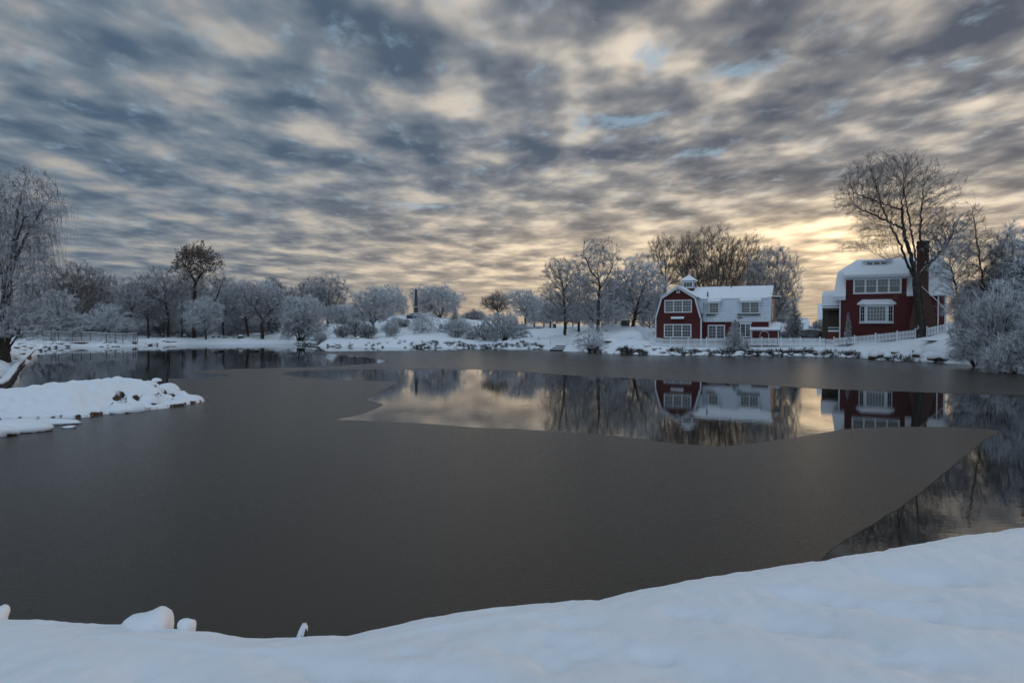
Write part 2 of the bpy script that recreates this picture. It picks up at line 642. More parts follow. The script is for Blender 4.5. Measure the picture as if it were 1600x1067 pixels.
def poly_sd(X, Y, P):
    """signed distance to closed polygon (positive inside)"""
    P = np.asarray(P, float)
    Q = np.roll(P, -1, 0)
    d = np.full(X.shape, 1e9)
    inside = np.zeros(X.shape, bool)
    for (ax, ay), (bx, by) in zip(P, Q):
        ex, ey = bx - ax, by - ay
        t = np.clip(((X - ax) * ex + (Y - ay) * ey) / (ex * ex + ey * ey + 1e-12), 0, 1)
        d = np.minimum(d, np.hypot(X - ax - t * ex, Y - ay - t * ey))
        c = ((ay > Y) != (by > Y))
        with np.errstate(divide='ignore', invalid='ignore'):
            xx = (bx - ax) * (Y - ay) / (by - ay + 1e-12) + ax
        inside ^= c & (X < xx)
    return np.where(inside, d, -d)


def grid_faces(nx, ny):
    i = np.arange(nx - 1)
    j = np.arange(ny - 1)
    I, J = np.meshgrid(i, j)
    a = (J * nx + I).ravel()
    return np.stack([a, a + 1, a + nx + 1, a + nx], 1)


# ------------------------------------------------------------------ terrain
shore_px = [(0, 607), (20, 584), (40, 565), (58, 549), (75, 544), (105, 542.3), (160, 542), (215, 540.5), (262, 538.5), (300, 537.3), (380, 537.3),
            (453, 537.2), (470, 539), (520, 541.3), (600, 542.6), (650, 543.2), (700, 543.2), (760, 544), (800, 544.7), (845, 545.5), (870, 548), (900, 549.5),
            (935, 551), (965, 553.5), (1000, 554.5), (1040, 555), (1150, 556), (1250, 557), (1340, 559), (1365, 562.5), (1440, 565), (1500, 569), (1530, 575), (1560, 580),
            (1600, 586), (1660, 600), (1760, 640)]
pond = [tuple(WG(px, py)[:2]) for px, py in shore_px] + [(40, 20), (20, 9), (9.5, 8.2), (5, 7.2), (2, 6.4), (-2, 5.9), (-6, 6.3), (-14, 9), (-24, 20)]
ctrl = [  # px, py, D : places where the snow surface is seen
    (0, 560, 60), (-60, 560, 45), (0, 543, 80), (30, 538, 100), (60, 533, 125), (130, 531, 135), (215, 531, 140), (215, 526, 160),
    (300, 529, 158), (380, 527, 160), (300, 520, 200), (400, 530, 152), (440, 531, 151), (400, 517, 178), (440, 504, 190), (430, 520, 165),
    (480, 528, 143), (510, 513, 150), (550, 508, 155), (590, 498, 160), (620, 493, 165), (655, 491, 168), (700, 499, 166), (735, 513, 158), (760, 514, 155), (800, 516, 150),
    (560, 528, 133), (620, 522, 138), (650, 520, 140), (690, 520, 138), (720, 526, 135), (760, 530, 128), (790, 534, 126),
    (840, 515, 140), (890, 514.5, 138), (850, 530, 120), (880, 526, 117), (880, 538, 111), (935, 521, 106), (925, 513, 112), (960, 509, 112), (985, 512, 108),
    (960, 530, 101), (1000, 530, 99), (1000, 517, 104), (1015, 536, 97), (995, 540, 95), (993, 517, 105), (1023, 538.5, 95), (1060, 541, 93.5), (1100, 541, 93), (1200, 541, 92), (1300, 541, 89),
    (1060, 531, 100), (1200, 531, 99), (1140, 531, 108), (1250, 530, 105), (1375, 534, 86.5), (1431, 530, 84), (1448, 526, 82.5), (1480, 520, 82), (1495, 516, 82),
    (1380, 530, 92), (1460, 527, 92), (1450, 545, 78), (1400, 550, 81), (1500, 545, 74), (1500, 530, 79), (1550, 550, 66), (1600, 560, 60), (1700, 545, 62),
    (1240, 522, 130), (1350, 520, 130), (900, 512, 160), (700, 508, 200), (500, 505, 210), (300, 515, 240), (1500, 505, 150),
]
cp = []
for px, py, D in ctrl:
    p = W(px, py, D)
    cp.append((p.x, p.y, p.z))
cp += [(-20, 0, 1.0), (0, -5, 1.0), (20, 0, 1.0), (40, 15, 1.2), (60, 30, 2), (-40, 10, 1.2), (0, -40, 1.5), (-60, -40, 1.5), (60, -40, 1.5), (-120, 40, 2),
       (120, 60, 4), (150, 150, 5), (-150, 200, 2), (0, 320, 3), (-200, 400, 3), (250, 400, 3)]
cp = np.array(cp)


def ground_np(X, Y):
    X, Y = np.asarray(X, float), np.asarray(Y, float)
    num = np.zeros(X.shape)
    den = np.zeros(X.shape)
    for cx, cy, cz in cp:
        d2 = (X - cx) ** 2 + (Y - cy) ** 2 + 2.0
        wt = d2 ** -2.0
        num += wt * cz
        den += wt
    base = num / den
    d = -poly_sd(X, Y, pond)
    d = d + fbm(X * .28, Y * .28, 3, 5) * 1.6 * ss(np.asarray(Y), 25, 40)
    rise = ss(d, -.2, 2.4) * .75 + ss(d, .5, 6) * .25
    built = ss(X, 15, 22) * ss(108 - Y, 0, 6)
    lump = (fbm(X * .35, Y * .35, 4, 9) * .75 + fbm(X * .9, Y * .9, 3, 19) * .35) * ss(d, 0, 2) * ss(Y, 20, 40) * (1 - .85 * built) - .12 * built
    z = np.where(d > 0, base * rise + lump + .12 * ss(d, 0, .4), -1.2 * ss(-d, -.1, 2.5) - .05)
    far = np.hypot(X, Y - 80)
    return z * (1 - ss(far, 250, 500)) + 3.0 * ss(far, 250, 500)


def ground(x, y):
    return float(ground_np(np.array([x]), np.array([y]))[0])


def axis(a, b, n, far, nf):
    fine = np.linspace(a, b, n)
    st = fine[1] - fine[0]
    g = st * 1.35 ** np.arange(1, nf)
    g = np.cumsum(g)
    g = g[g < far]
    return np.concatenate([(a - g)[::-1], fine, b + g])


xs = axis(-118, 72, 400, 5000, 60)
ys = axis(36, 182, 320, 5000, 60)
X, Y = np.meshgrid(xs, ys)
Z = ground_np(X, Y)
g_o = fast_mesh('ground', np.stack([X.ravel(), Y.ravel(), Z.ravel()], 1), grid_faces(len(xs), len(ys)), M['ground'], smooth=True)
tag(g_o, 'snow covered land around the pond', kind='structure')


# ------------------------------------------------------------------ water and ice
def catmull(P, n=6, closed=True):
    out = []
    N = len(P)
    for i in range(N if closed else N - 1):
        p0, p1, p2, p3 = P[(i - 1) % N], P[i], P[(i + 1) % N], P[(i + 2) % N]
        if not closed:
            p0 = P[max(i - 1, 0)]
            p3 = P[min(i + 2, N - 1)]
        for k in range(n):
            t = k / n
            out.append(tuple(.5 * ((2 * p1[a]) + (-p0[a] + p2[a]) * t + (2 * p0[a] - 5 * p1[a] + 4 * p2[a] - p3[a]) * t * t + (-p0[a] + 3 * p1[a] - 3 * p2[a] + p3[a]) * t ** 3) for a in range(2)))
    if not closed:
        out.append(tuple(P[-1]))
    return out


wm = MB()
wm.add([(-140, 2, 0), (80, 2, 0), (80, 165, 0), (-140, 165, 0)], [(0, 1, 2, 3)])
tag(wm.build('water', M['water']), kind='structure')

edgeA = [(262, 592), (300, 591), (330, 590), (352, 588), (357, 586.3), (330, 584.6), (306, 583), (300, 581), (312, 579), (340, 577.3), (400, 575.7), (480, 573.7), (540, 570.7),
         (590, 567.3), (606, 565.2), (596, 562), (570, 558.3), (535, 554.4), (500, 551.6), (468, 550.2), (500, 549.2), (560, 548.4), (640, 547.6), (700, 546.8), (760, 546.4), (815, 546.6), (845, 545.2)]
edgeB = [(1720, 624), (1600, 618), (1500, 615), (1400, 611.5), (1300, 608), (1200, 602.5), (1100, 597.3), (1000, 592), (900, 587), (830, 582), (770, 578.2), (720, 576.7), (600, 577), (520, 578),
         (462, 580.2), (442, 583), (444, 586), (470, 589.6), (520, 592.6), (570, 594.6), (610, 596.2), (621, 598), (612, 602.5), (592, 612), (574, 622.5), (577, 625.5), (592, 629), (598, 632),
         (588, 638.5), (560, 647.5), (524, 655.3), (560, 656.8), (650, 661), (750, 668), (850, 673), (950, 679.5), (1000, 685.5), (1050, 692.5), (1110, 697.5), (1150, 696.2), (1200, 690),
         (1250, 681.5), (1300, 673.5), (1350, 668.8), (1420, 667), (1500, 668.2), (1545, 671), (1561, 674), (1548, 682), (1512, 707), (1464, 749), (1404, 794), (1342, 831), (1316, 847), (1292, 866), (1250, 905)]
eA = [tuple(WG(*p)[:2]) for p in edgeA]
eB = [tuple(WG(*p)[:2]) for p in edgeB]
shore_right = [tuple(WG(px, py - (1.5 if px < 1500 else 4))[:2]) for px, py in shore_px if px > 860]
ice_poly = catmull(eA, 6, False) + [(x, y + 1.0) for x, y in shore_right] + catmull(eB, 6, False) + \
    [(1.5, 5.2), (-4, 5.0), (-12, 8), (-23, 18), (-28, 29), (-22, 33), (-19, 38)]
_ip = np.array(ice_poly)
_fr = []
for a, b in zip(_ip, np.roll(_ip, -1, 0)):             # slightly ragged edge
    nn = max(1, int(np.hypot(*(b - a)) / .6))
    for q in range(nn):
        _fr.append(a + (b - a) * q / nn)
_fr = np.array(_fr)
_fr = _fr + np.stack([fbm(_fr[:, 0] * .6, _fr[:, 1] * .6, 4, 91), fbm(_fr[:, 0] * .6, _fr[:, 1] * .6, 4, 92)], 1) * .30 * ss(_fr[:, 1], 8, 30)[:, None] \
    + np.stack([fbm(_fr[:, 0] * 2.5, _fr[:, 1] * 2.5, 3, 93), fbm(_fr[:, 0] * 2.5, _fr[:, 1] * 2.5, 3, 94)], 1) * .06
ice_poly = [tuple(q) for q in _fr]
tri = tessellate_polygon([[Vector((x, y, 0)) for x, y in ice_poly]])
im = MB()
im.add([(x, y, .006) for x, y in ice_poly], [tuple(t) for t in tri])
ice_o = im.build('ice', M['ice'])
for p in ice_o.data.polygons:
    pass
bm_ = bmesh.new()
bm_.from_mesh(ice_o.data)
for f_ in bm_.faces:
    if abs(f_.normal.z) > .5 and f_.normal.z < 0:
        f_.normal_flip()
bm_.to_mesh(ice_o.data)
bm_.free()
tag(ice_o, 'thin grey ice over most of the pond', kind='structure')

# ------------------------------------------------------------------ near snow bank
crest_px = [(-250, 948, 2.1), (0, 960, 2.1), (60, 962, 2.1), (130, 967, 2.1), (200, 971, 2.1), (260, 973, 2.1), (330, 981, 2.1), (380, 990, 2.1), (450, 988, 2.1), (540, 986.5, 2.1), (590, 975, 2.1), (640, 964, 2.1),
            (720, 950, 2.1), (800, 940, 2.1), (860, 934.5, 2.1), (920, 930, 2.1), (935, 931, 2.1), (1000, 915, 2.1), (1100, 897, 2.08), (1200, 882, 2.06), (1300, 866, 2.05), (1400, 851, 2.03), (1500, 833, 2.0),
            (1560, 826, 2.0), (1590, 820, 1.98), (1640, 814, 1.96), (1800, 800, 1.9)]
cw = [WG(px, py, CAM_H - d) for px, py, d in crest_px]
cx_ = np.array([p.x for p in cw])
cy_ = np.array([p.y for p in cw])
cz_ = np.array([p.z for p in cw])
xs = np.concatenate([np.linspace(-30, -5.2, 40)[:-1], np.linspace(-5.2, 6.4, 520), np.linspace(6.4, 30, 40)[1:]])
tt = np.concatenate([np.linspace(-12, -5, 12)[:-1], np.linspace(-5, -.25, 170)[:-1], np.linspace(-.25, .3, 60), np.linspace(.3, 2.6, 24)[1:]])
X, T = np.meshgrid(xs, tt)
YC = np.interp(X, cx_, cy_)
ZC = np.interp(X, cx_, cz_)
YC = YC + fbm(X * 3.1, X * 0 + 2, 3, 77) * .05 + fbm(X * 14, X * 0 + 7, 2, 78) * .015
Y = YC + T
Z = ZC + .085 * np.clip(-T, 0, 3.5) + fbm(X * .5, Y * .55, 3, 21) * .20 * ss(-T, 0.1, 1.2) + fbm(X * 2.2, Y * 2.2, 3, 22) * .045 * ss(-T, .05, .6) + fbm(X * 9, Y * 9, 3, 23) * .012 + np.clip(fbm(X * 5, Y * 5, 3, 25) - .12, 0, 1) * -.05
Z -= .03 * ss(T, -.22, 0)                       # rounded lip
Z += .016 * np.exp(-((T + .30 + .10 * fbm(X * .8, X * 0, 2, 4)) / .035) ** 2) * ss(fbm(X * .9, X * 0 + 3, 2, 44), -.2, .1)  # thin crust line along the lip
tp = np.clip(T, 0, None)
Z -= 2.6 * (ss(tp, -.05, 2.2) - ss(np.array([0.0]), -.05, 2.2)[0]) + .55 * ss(tp, 0, .12) * 1.0
dents = [(1025, 1017, .10, .06, .07), (1280, 920, .28, .10, .045), (1215, 962, .28, .16, .05), (1420, 950, .22, .12, .05), (1460, 895, .26, .14, .045), (1440, 930, .10, .06, .03),
         (870, 1022, .26, .14, .06), (915, 1000, .30, .12, .035), (640, 1005, .12, .06, .035), (790, 1000, .14, .08, .03), (480, 1020, .25, .12, .04), (560, 1035, .28, .10, .035), (620, 1048, .14, .08, .03),
         (1100, 1060, .3, .2, .04), (1400, 1040, .35, .2, .05), (250, 1050, .3, .2, .04), (700, 1060, .25, .12, .04), (1550, 980, .3, .2, .04), (900, 955, .25, .10, .03), (1080, 945, .2, .08, .025)]
for px, py, rx, ry, dp in dents:
    c_ = WG(px, py, CAM_H - 1.95)
    a_ = R(-25)
    ux, uy = (X - c_.x), (Y - c_.y)
    e1 = (ux * math.cos(a_) + uy * math.sin(a_)) / rx
    e2 = (-ux * math.sin(a_) + uy * math.cos(a_)) / ry
    Z -= 1.5 * dp * np.exp(-(e1 ** 2 + e2 ** 2) * .8) * (1 + 1.2 * fbm(X * 5, Y * 5, 2, 61))
c_ = WG(1024, 1022, CAM_H - 1.95)
Z -= .11 * np.exp(-((X - c_.x) / .045) ** 2 - ((Y - c_.y) / .03) ** 2)
bank = fast_mesh('snow_bank', np.stack([X.ravel(), Y.ravel(), Z.ravel()], 1), grid_faces(len(xs), len(tt)), M['snow'], smooth=True)
tag(bank, 'smooth near snow bank falling to the ice', kind='structure')


# ------------------------------------------------------------------ rocks
def boulder_mesh(seed, sx, sy, sz, rough=.22, cap=.10, top=.25):
    """stone and its snow cap as two vertex/face sets"""
    rnd = np.random.RandomState(seed)
    bm = bmesh.new()
    bmesh.ops.create_icosphere(bm, subdivisions=3, radius=1)
    vs = np.array([v.co[:] for v in bm.verts])
    fs = [[v.index for v in f.verts] for f in bm.faces]
    bm.free()
    k = rnd.randn(5, 3)
    off = rnd.rand(5) * 6
    d = sum(np.sin(vs @ k[i] * 2.0 + off[i]) for i in range(5)) / 5
    vs = vs * (1 + rough * d)[:, None]
    vs[:, 2] = np.where(vs[:, 2] < -.35, -.35 + (vs[:, 2] + .35) * .4, vs[:, 2])
    stone = vs * np.array([sx, sy, sz])
    wob = .16 * np.sin(vs @ k[0] * 3.1 + 1) + .12 * np.sin(vs @ k[1] * 5.3)
    capv = stone.copy()
    nz = vs[:, 2] / np.linalg.norm(vs, axis=1)
    nz = nz + wob * 1.6
    f = ss(nz, top - .45, top + .1)
    capv = capv * (.95 + .10 * f)[:, None]
    capv[:, 2] += cap * f
    capv[:, 2] += .02 * f
    return stone, capv, np.array(fs)


rock_protos = []


def boulder(loc, rz, proto, scale, label, group=None, name='boulder', tilt=0.0):
    if not rock_protos:
        for i in range(6):
            s_, c_, f_ = boulder_mesh(40 + i, 1.0, .8, .60, .28, .12, -.05)
            a = fast_mesh('stone', s_, f_, M['rock'], smooth=True)
            b = fast_mesh('snow_cap', c_, f_, M['snow'], smooth=True)
            for q in (a, b):
                C.objects.unlink(q)
            rock_protos.append((a, b))
    a, b = rock_protos[proto % 6]
    r = bpy.data.objects.new(name, None)
    C.objects.link(r)
    r.location = loc
    r.rotation_euler = (tilt, 0, rz)
    r.scale = scale if not isinstance(scale, (int, float)) else (scale,) * 3
    for src in (a, b):
        c = src.copy()
        C.objects.link(c)
        c.parent = r
    tag(r, label, 'rock', group)
    return r


# rock ledge on the left, half across the ice
ledge_px = [(-260, 25.8), (-150, 26.8), (0, 28.5), (60, 28.9), (120, 29.3), (160, 30.4), (200, 31.2), (235, 32.3), (262, 33.0), (285, 33.9), (312, 35.3), (314, 36.2), (300, 37.3), (288, 39), (278, 40.6), (250, 41.0), (200, 39.6), (100, 36.6), (0, 34.2), (-150, 31.5), (-260, 31)]
ledge = catmull([((px - 800) / F * D, D) for px, D in ledge_px], 4)
xs = np.arange(-36, -14.5, .075)
ys = np.arange(25, 42, .075)
X, Y = np.meshgrid(xs, ys)
sd = poly_sd(X, Y, ledge) + fbm(X * 1.6, Y * 1.6, 3, 31) * .55
ptx = X / Y * F + 800
tipf = 1 - .62 * ss(ptx, 268, 284)
H = (.20 * ss(sd, 0, .16) + (.78 * ss(sd, .1, 3.1) + .16 * ss(sd, 2, 4)) * tipf) * 1.0
cells = fbm(X * .9, Y * .9, 3, 33)
H += ss(sd, 0, .5) * (cells * .55 + fbm(X * .35, Y * .35, 2, 35) * .35 + np.abs(fbm(X * 1.9, Y * 1.9, 2, 38)) * .30 + fbm(X * 3.5, Y * 3.5, 2, 34) * .09)
crk = np.abs(fbm(X * .8 + 4, Y * 1.1, 3, 36))
craggy = ss(ptx, 150, 200) * (1 - ss(ptx, 262, 285)) * (1 - ss(sd, 1.4, 2.2)) * ss(sd, .0, .2)
H -= .55 * craggy * (1 - ss(crk, .0, .09))
for px, py, D, rr_, dp_ in [(178, 622, 31.9, .20, .4), (184, 631, 31.5, .16, .3), (193, 613, 33.0, .18, .4), (190, 625, 32.0, .14, .3), (212, 617, 32.9, .20, .4), (207, 629, 32.1, .16, .3), (232, 627, 33.0, .22, .45),
                            (247, 618, 33.9, .22, .4), (258, 611, 35.6, .30, .5), (263, 615, 35.2, .2, .4), (160, 640, 30.9, .18, .25), (222, 636, 32.4, .25, .3), (150, 618, 32.2, .12, .25)]:
    H -= dp_ * .85 * np.exp(-(((X - (px - 800) / F * D) / (rr_ * .70)) ** 2 + ((Y - D) / (rr_ * .6)) ** 2) ** 2)
H = np.where(sd > 0, np.maximum(H, .12), -.4)
lo = fast_mesh('rock_ledge', np.stack([X.ravel(), Y.ravel(), H.ravel()], 1), grid_faces(len(xs), len(ys)), M['ledge'], smooth=True)
tag(lo, 'long low rock ledge under thick snow reaching out over the grey ice', 'rock ledge')
rs = random.Random(4)
ledge_rocks = [(262, 607, 38.2, .95, 'rounded snow-capped boulder on the right end of the rock ledge'), (245, 589, 39.6, .34, 'small snow-capped stone on the crest of the rock ledge'),
               (212, 634, 31.6, .62, 'snowy block at the front foot of the ledge beside a brown gap'), (186, 637, 31.0, .55, 'snowy block on the ledge front, left of the brown gaps'),
               (235, 622, 33.2, .75, 'big snow-covered block on the ledge front above the dark overhang'), (208, 613, 33.6, .6, 'snowy block in the middle of the craggy ledge front'),
               (280, 622, 34.9, .62, 'snow-covered stone between the ledge and its low tip'), (303, 622, 35.6, .75, 'snow-covered stone at the very tip of the ledge'),
               (250, 634, 32.9, .6, 'flat snowy block at the waterline under the right ledge end'), (262, 628, 33.8, .55, 'snow-capped stone at the foot of the ledge cliff')]
for px, py, D, s_, lb in ledge_rocks:
    p = W(px, py, D)
    boulder((p.x, p.y, p.z - .26), rs.uniform(0, 6), rs.randrange(6), (s_ * .9, s_ * .8, s_ * .75), lb, 'snow-capped rocks on and around the left ledge')
for px, py, s_, lb in [(25, 674, (1.15, .8, .55), 'low snow-covered rock in the ice in front of the ledge, cut by the frame'), (-8, 680, (.9, .7, .45), 'snow-covered rock at the left frame edge below the ledge'),
                       (88, 662, (.95, .55, .22), 'thin flat snow-covered rock lying in the ice before the ledge'), (108, 668.5, (.25, .16, .10), 'tiny snow-topped stone alone in the ice')]:
    p = WG(px, py)
    boulder((p.x, p.y, .02), rs.uniform(-.3, .3), rs.randrange(6), s_, lb, 'snow-capped rocks on and around the left ledge')
# lumps on the near bank
for px, py, D, s_, lb, k in [(240, 968, 4.86, (.17, .16, .105), 'broad rounded rock fully covered in snow on the near bank', 0), (291, 972, 4.80, (.062, .07, .085), 'small snow knob right of the broad near rock', 2),
                             (-4, 958, 5.0, (.07, .1, .09), 'snow-covered stone cut by the left frame edge on the near bank', 3)]:
    p = W(px, py, D)
    s1, c1, f1 = boulder_mesh(70 + k, s_[0], s_[1], s_[2], .30, .03, -.6)
    if k == 0:
        s1[:, 0] = np.where(s1[:, 0] < 0, s1[:, 0] * 1.35, s1[:, 0] * .8) + .18 * s1[:, 2]
        s1[:, 2] += .035 * np.exp(-((s1[:, 0] - .04) / .07) ** 2) * (s1[:, 2] > 0)
    s1[:, 2] += .030 * fbm(s1[:, 0] * 14 + 3, s1[:, 1] * 14 + 5, 3, 8 + k)
    r = empty('snow_covered_rock', (p.x, p.y, p.z - (.085 if k == 0 else .06)), 0, lb, 'rock', 'snow-covered rocks on the near bank')
    fast_mesh('stone', s1 * .9, f1, M['rock'], r, True)
    fast_mesh('snow_cap', s1 + np.array([0, 0, .02]), f1, M['snow'], r, True)
p = W(474, 990, 4.66)
r = empty('rock_shard', tuple(p), 0, 'little upright shard of rock with a snow hood on the near bank', 'rock', 'snow-covered rocks on the near bank')
sh = MB()
sh.add([(-.035, -.03, -.08), (.04, -.03, -.08), (.035, .03, -.08), (-.03, .03, -.08), (-.005, -.02, .055), (.022, -.02, .06), (.02, .015, .05), (0, .015, .045)],
       [(0, 1, 5, 4), (1, 2, 6, 5), (2, 3, 7, 6), (3, 0, 4, 7), (4, 5, 6, 7), (3, 2, 1, 0)])
sh.build('stone', M['rock'], r, bevel=.004)
cm = MB()
cm.add([(-.06, -.045, -.06), (-.01, -.05, -.06), (.02, .03, -.06), (-.06, .04, -.06), (-.02, -.035, .05), (.02, -.04, .07), (.035, .02, .06), (-.01, .03, .05), (.012, -.01, .105)],
       [(3, 2, 1, 0), (0, 1, 5, 4), (1, 2, 6, 5), (2, 3, 7, 6), (3, 0, 4, 7), (4, 5, 8), (5, 6, 8), (6, 7, 8), (7, 4, 8)])
cm.build('snow_cap', M['snow'], r, True, .012)


# ------------------------------------------------------------------ tree growing
def tubes(A, B, ra, rb, dA, dB, K):
    """tapered K-sided segments from A to B; returns verts, quads"""
    ref = np.array([.25, .95, .18])
    ref /= np.linalg.norm(ref)

    def ring(P, d, r):
        d = d / (np.linalg.norm(d, axis=1, keepdims=True) + 1e-9)
        u = np.cross(d, ref)
        u /= np.linalg.norm(u, axis=1, keepdims=True) + 1e-9
        v = np.cross(d, u)
        a = 2 * np.pi * np.arange(K) / K + .3
        return P[:, None, :] + r[:, None, None] * (u[:, None, :] * np.cos(a)[None, :, None] + v[:, None, :] * np.sin(a)[None, :, None])
    R0, R1 = ring(A, dA, ra), ring(B, dB, rb)
    n = len(A)
    V = np.concatenate([R0, R1], 1).reshape(-1, 3)
    base = (np.arange(n) * 2 * K)[:, None]
    k = np.arange(K)
    q = np.stack([base + k, base + (k + 1) % K, base + (k + 1) % K + K, base + k + K], 2).reshape(-1, 4)
    return V, q


def join(parts):
    V, Q, o = [], [], 0
    for v, q in parts:
        V.append(v)
        Q.append(q + o)
        o += len(v)
    return np.concatenate(V), np.concatenate(Q)


def colonize(rng, P0, par0, attr, step, infl, kill, up, jit=.07, iters=140, focus=None, out=.45):
    P = [np.array(p, float) for p in P0]
    par = list(par0)
    pos = np.array(P)
    dm = np.linalg.norm(attr[:, None, :] - pos[None], axis=2)
    ni = dm.argmin(1)
    nd = dm.min(1)
    alive = np.ones(len(attr), bool)
    nch = {}
    first = 1e9
    for it in range(iters):
        act = alive & (nd < (infl if it > 6 else infl * 2.2))
        if not act.any():
            break
        idx = np.nonzero(act)[0]
        g = ni[idx]
        d = attr[idx] - pos[g]
        d /= np.linalg.norm(d, axis=1, keepdims=True) + 1e-9
        S = np.zeros((len(pos), 3))
        np.add.at(S, g, d)
        cand = np.unique(g)
        new, npar = [], []
        for c in cand:
            if nch.get(c, 0) >= 4:
                continue
            v = S[c]
            v = v / (np.linalg.norm(v) + 1e-9) + rng.normal(0, jit, 3)
            v[2] += up
            if focus is not None:
                o_ = pos[c] - focus
                v += out * o_ / (np.linalg.norm(o_) + 1e-9)
            pr = par[c]
            if pr >= 0:                              # keep some momentum: long flowing limbs
                pv = pos[c] - pos[pr]
                v += .75 * pv / (np.linalg.norm(pv) + 1e-9)
            v /= np.linalg.norm(v) + 1e-9
            new.append(pos[c] + v * step)
            npar.append(c)
            nch[c] = nch.get(c, 0) + 1
        if not new:
            break
        new = np.array(new)
        k0 = len(pos)
        pos = np.concatenate([pos, new])
        par += npar
        ai = np.nonzero(alive)[0]
        dn = np.linalg.norm(attr[ai][:, None, :] - new[None], axis=2)
        m = dn.argmin(1)
        mv = dn.min(1)
        better = mv < nd[ai]
        nd[ai[better]] = mv[better]
        ni[ai[better]] = k0 + m[better]
        alive &= nd > kill
    return pos, np.array(par)


def radii(pos, par, tip, p=2.5, base=None):
    n = len(pos)
    acc = np.zeros(n)
    nchild = np.bincount(par[par >= 0], minlength=n)
    for i in range(n - 1, -1, -1):
        if nchild[i] == 0:
            acc[i] += tip ** p
        if par[i] >= 0:
            acc[par[i]] += acc[i]
    r = acc ** (1 / p)
    if base:
        k = base / r[0]
        r = r * (1 + (k - 1) * np.clip(r / r[0], 0, 1) ** .8)
        r = np.maximum(r, tip * .9)
    return r


def skeleton_parts(pos, par, r, thick=.055):
    """segments of the skeleton split into trunk+limbs and fine branches"""
    n = len(pos)
    d = np.zeros((n, 3))
    e = np.nonzero(par >= 0)[0]
    d[e] = pos[e] - pos[par[e]]
    for i in np.nonzero(par < 0)[0]:
        ch = np.nonzero(par == i)[0]
        d[i] = d[ch[0]] if len(ch) else (0, 0, 1)
    main = np.full(n, -1)
    best = np.zeros(n)
    for i in e:
        if r[i] > best[par[i]]:
            best[par[i]] = r[i]
            main[par[i]] = i
    pe = par[e]
    ismain = main[pe] == e
    dA = np.where(ismain[:, None], d[pe], d[e])
    ra = np.where(ismain, r[pe], r[e] * 1.1)
    big = r[e] > thick
    out = []
    for msk, K in ((big, 8), (~big, 3)):
        ii = e[msk]
        out.append(tubes(pos[par[ii]], pos[ii], ra[msk], r[ii], dA[msk], d[ii], K) if len(ii) else None)
    return out, d


def twigs(rng, pos, par, d, r, rmax, per, length, tw_r, spread=.42, up=.12, droop=0.0, segs=2, focus=None):
    idx = np.nonzero((r < rmax) & (par >= 0))[0]
    if not len(idx):
        return []
    idx = np.repeat(idx, per)
    n = len(idx)
    dd = d[idx] / (np.linalg.norm(d[idx], axis=1, keepdims=True) + 1e-9)
    v = dd + rng.normal(0, spread, (n, 3))
    if focus is not None:
        o_ = pos[idx] - focus
        v += .35 * o_ / (np.linalg.norm(o_, axis=1, keepdims=True) + 1e-9)
    v[:, 2] += up
    v /= np.linalg.norm(v, axis=1, keepdims=True)
    L = length * rng.uniform(.5, 1.25, n)
    t = rng.uniform(0, 1, n)[:, None]
    A = pos[idx] * t + pos[par[idx]] * (1 - t)
    out = []
    rr = np.full(n, tw_r)
    for s in range(segs):
        v2 = v + rng.normal(0, .14, (n, 3))
        v2[:, 2] -= droop
        v2 /= np.linalg.norm(v2, axis=1, keepdims=True)
        B = A + v2 * (L / segs)[:, None]
        r2 = rr * .78
        out.append(tubes(A, B, rr, r2, v, v2, 3))
        if s == 0:                                    # side twiglets
            m = rng.rand(n) < .8
            v3 = v2[m] + rng.normal(0, .6, (m.sum(), 3))
            v3 /= np.linalg.norm(v3, axis=1, keepdims=True)
            out.append(tubes(B[m], B[m] + v3 * (L[m] * .45)[:, None], r2[m], r2[m] * .7, v3, v3, 3))
        A, v, rr = B, v2, r2
    return out


def ell_points(rng, ells, n, flat=1.0, hollow=.35):
    """points in a union of ellipsoids (cx,cy,cz,rx,ry,rz), denser toward the outside"""
    vol = np.array([e[3] * e[4] * e[5] for e in ells])
    ch = rng.choice(len(ells), n, p=vol / vol.sum())
    v = rng.normal(0, 1, (n, 3))
    v /= np.linalg.norm(v, axis=1, keepdims=True)
    rad = (hollow ** 3 + (1 - hollow ** 3) * rng.rand(n)) ** (1 / 3.0)
    rad *= 1 + .10 * rng.normal(0, 1, n)
    e = np.array(ells)[ch]
    wob = 1 + .16 * np.sin(v @ rng.normal(0, 2.2, 3) + 1) + .12 * np.sin(v @ rng.normal(0, 4, 3))
    return e[:, :3] + v * (rad * wob)[:, None] * e[:, 3:]


GROUP_TREES = 'bare snowy trees around the pond'


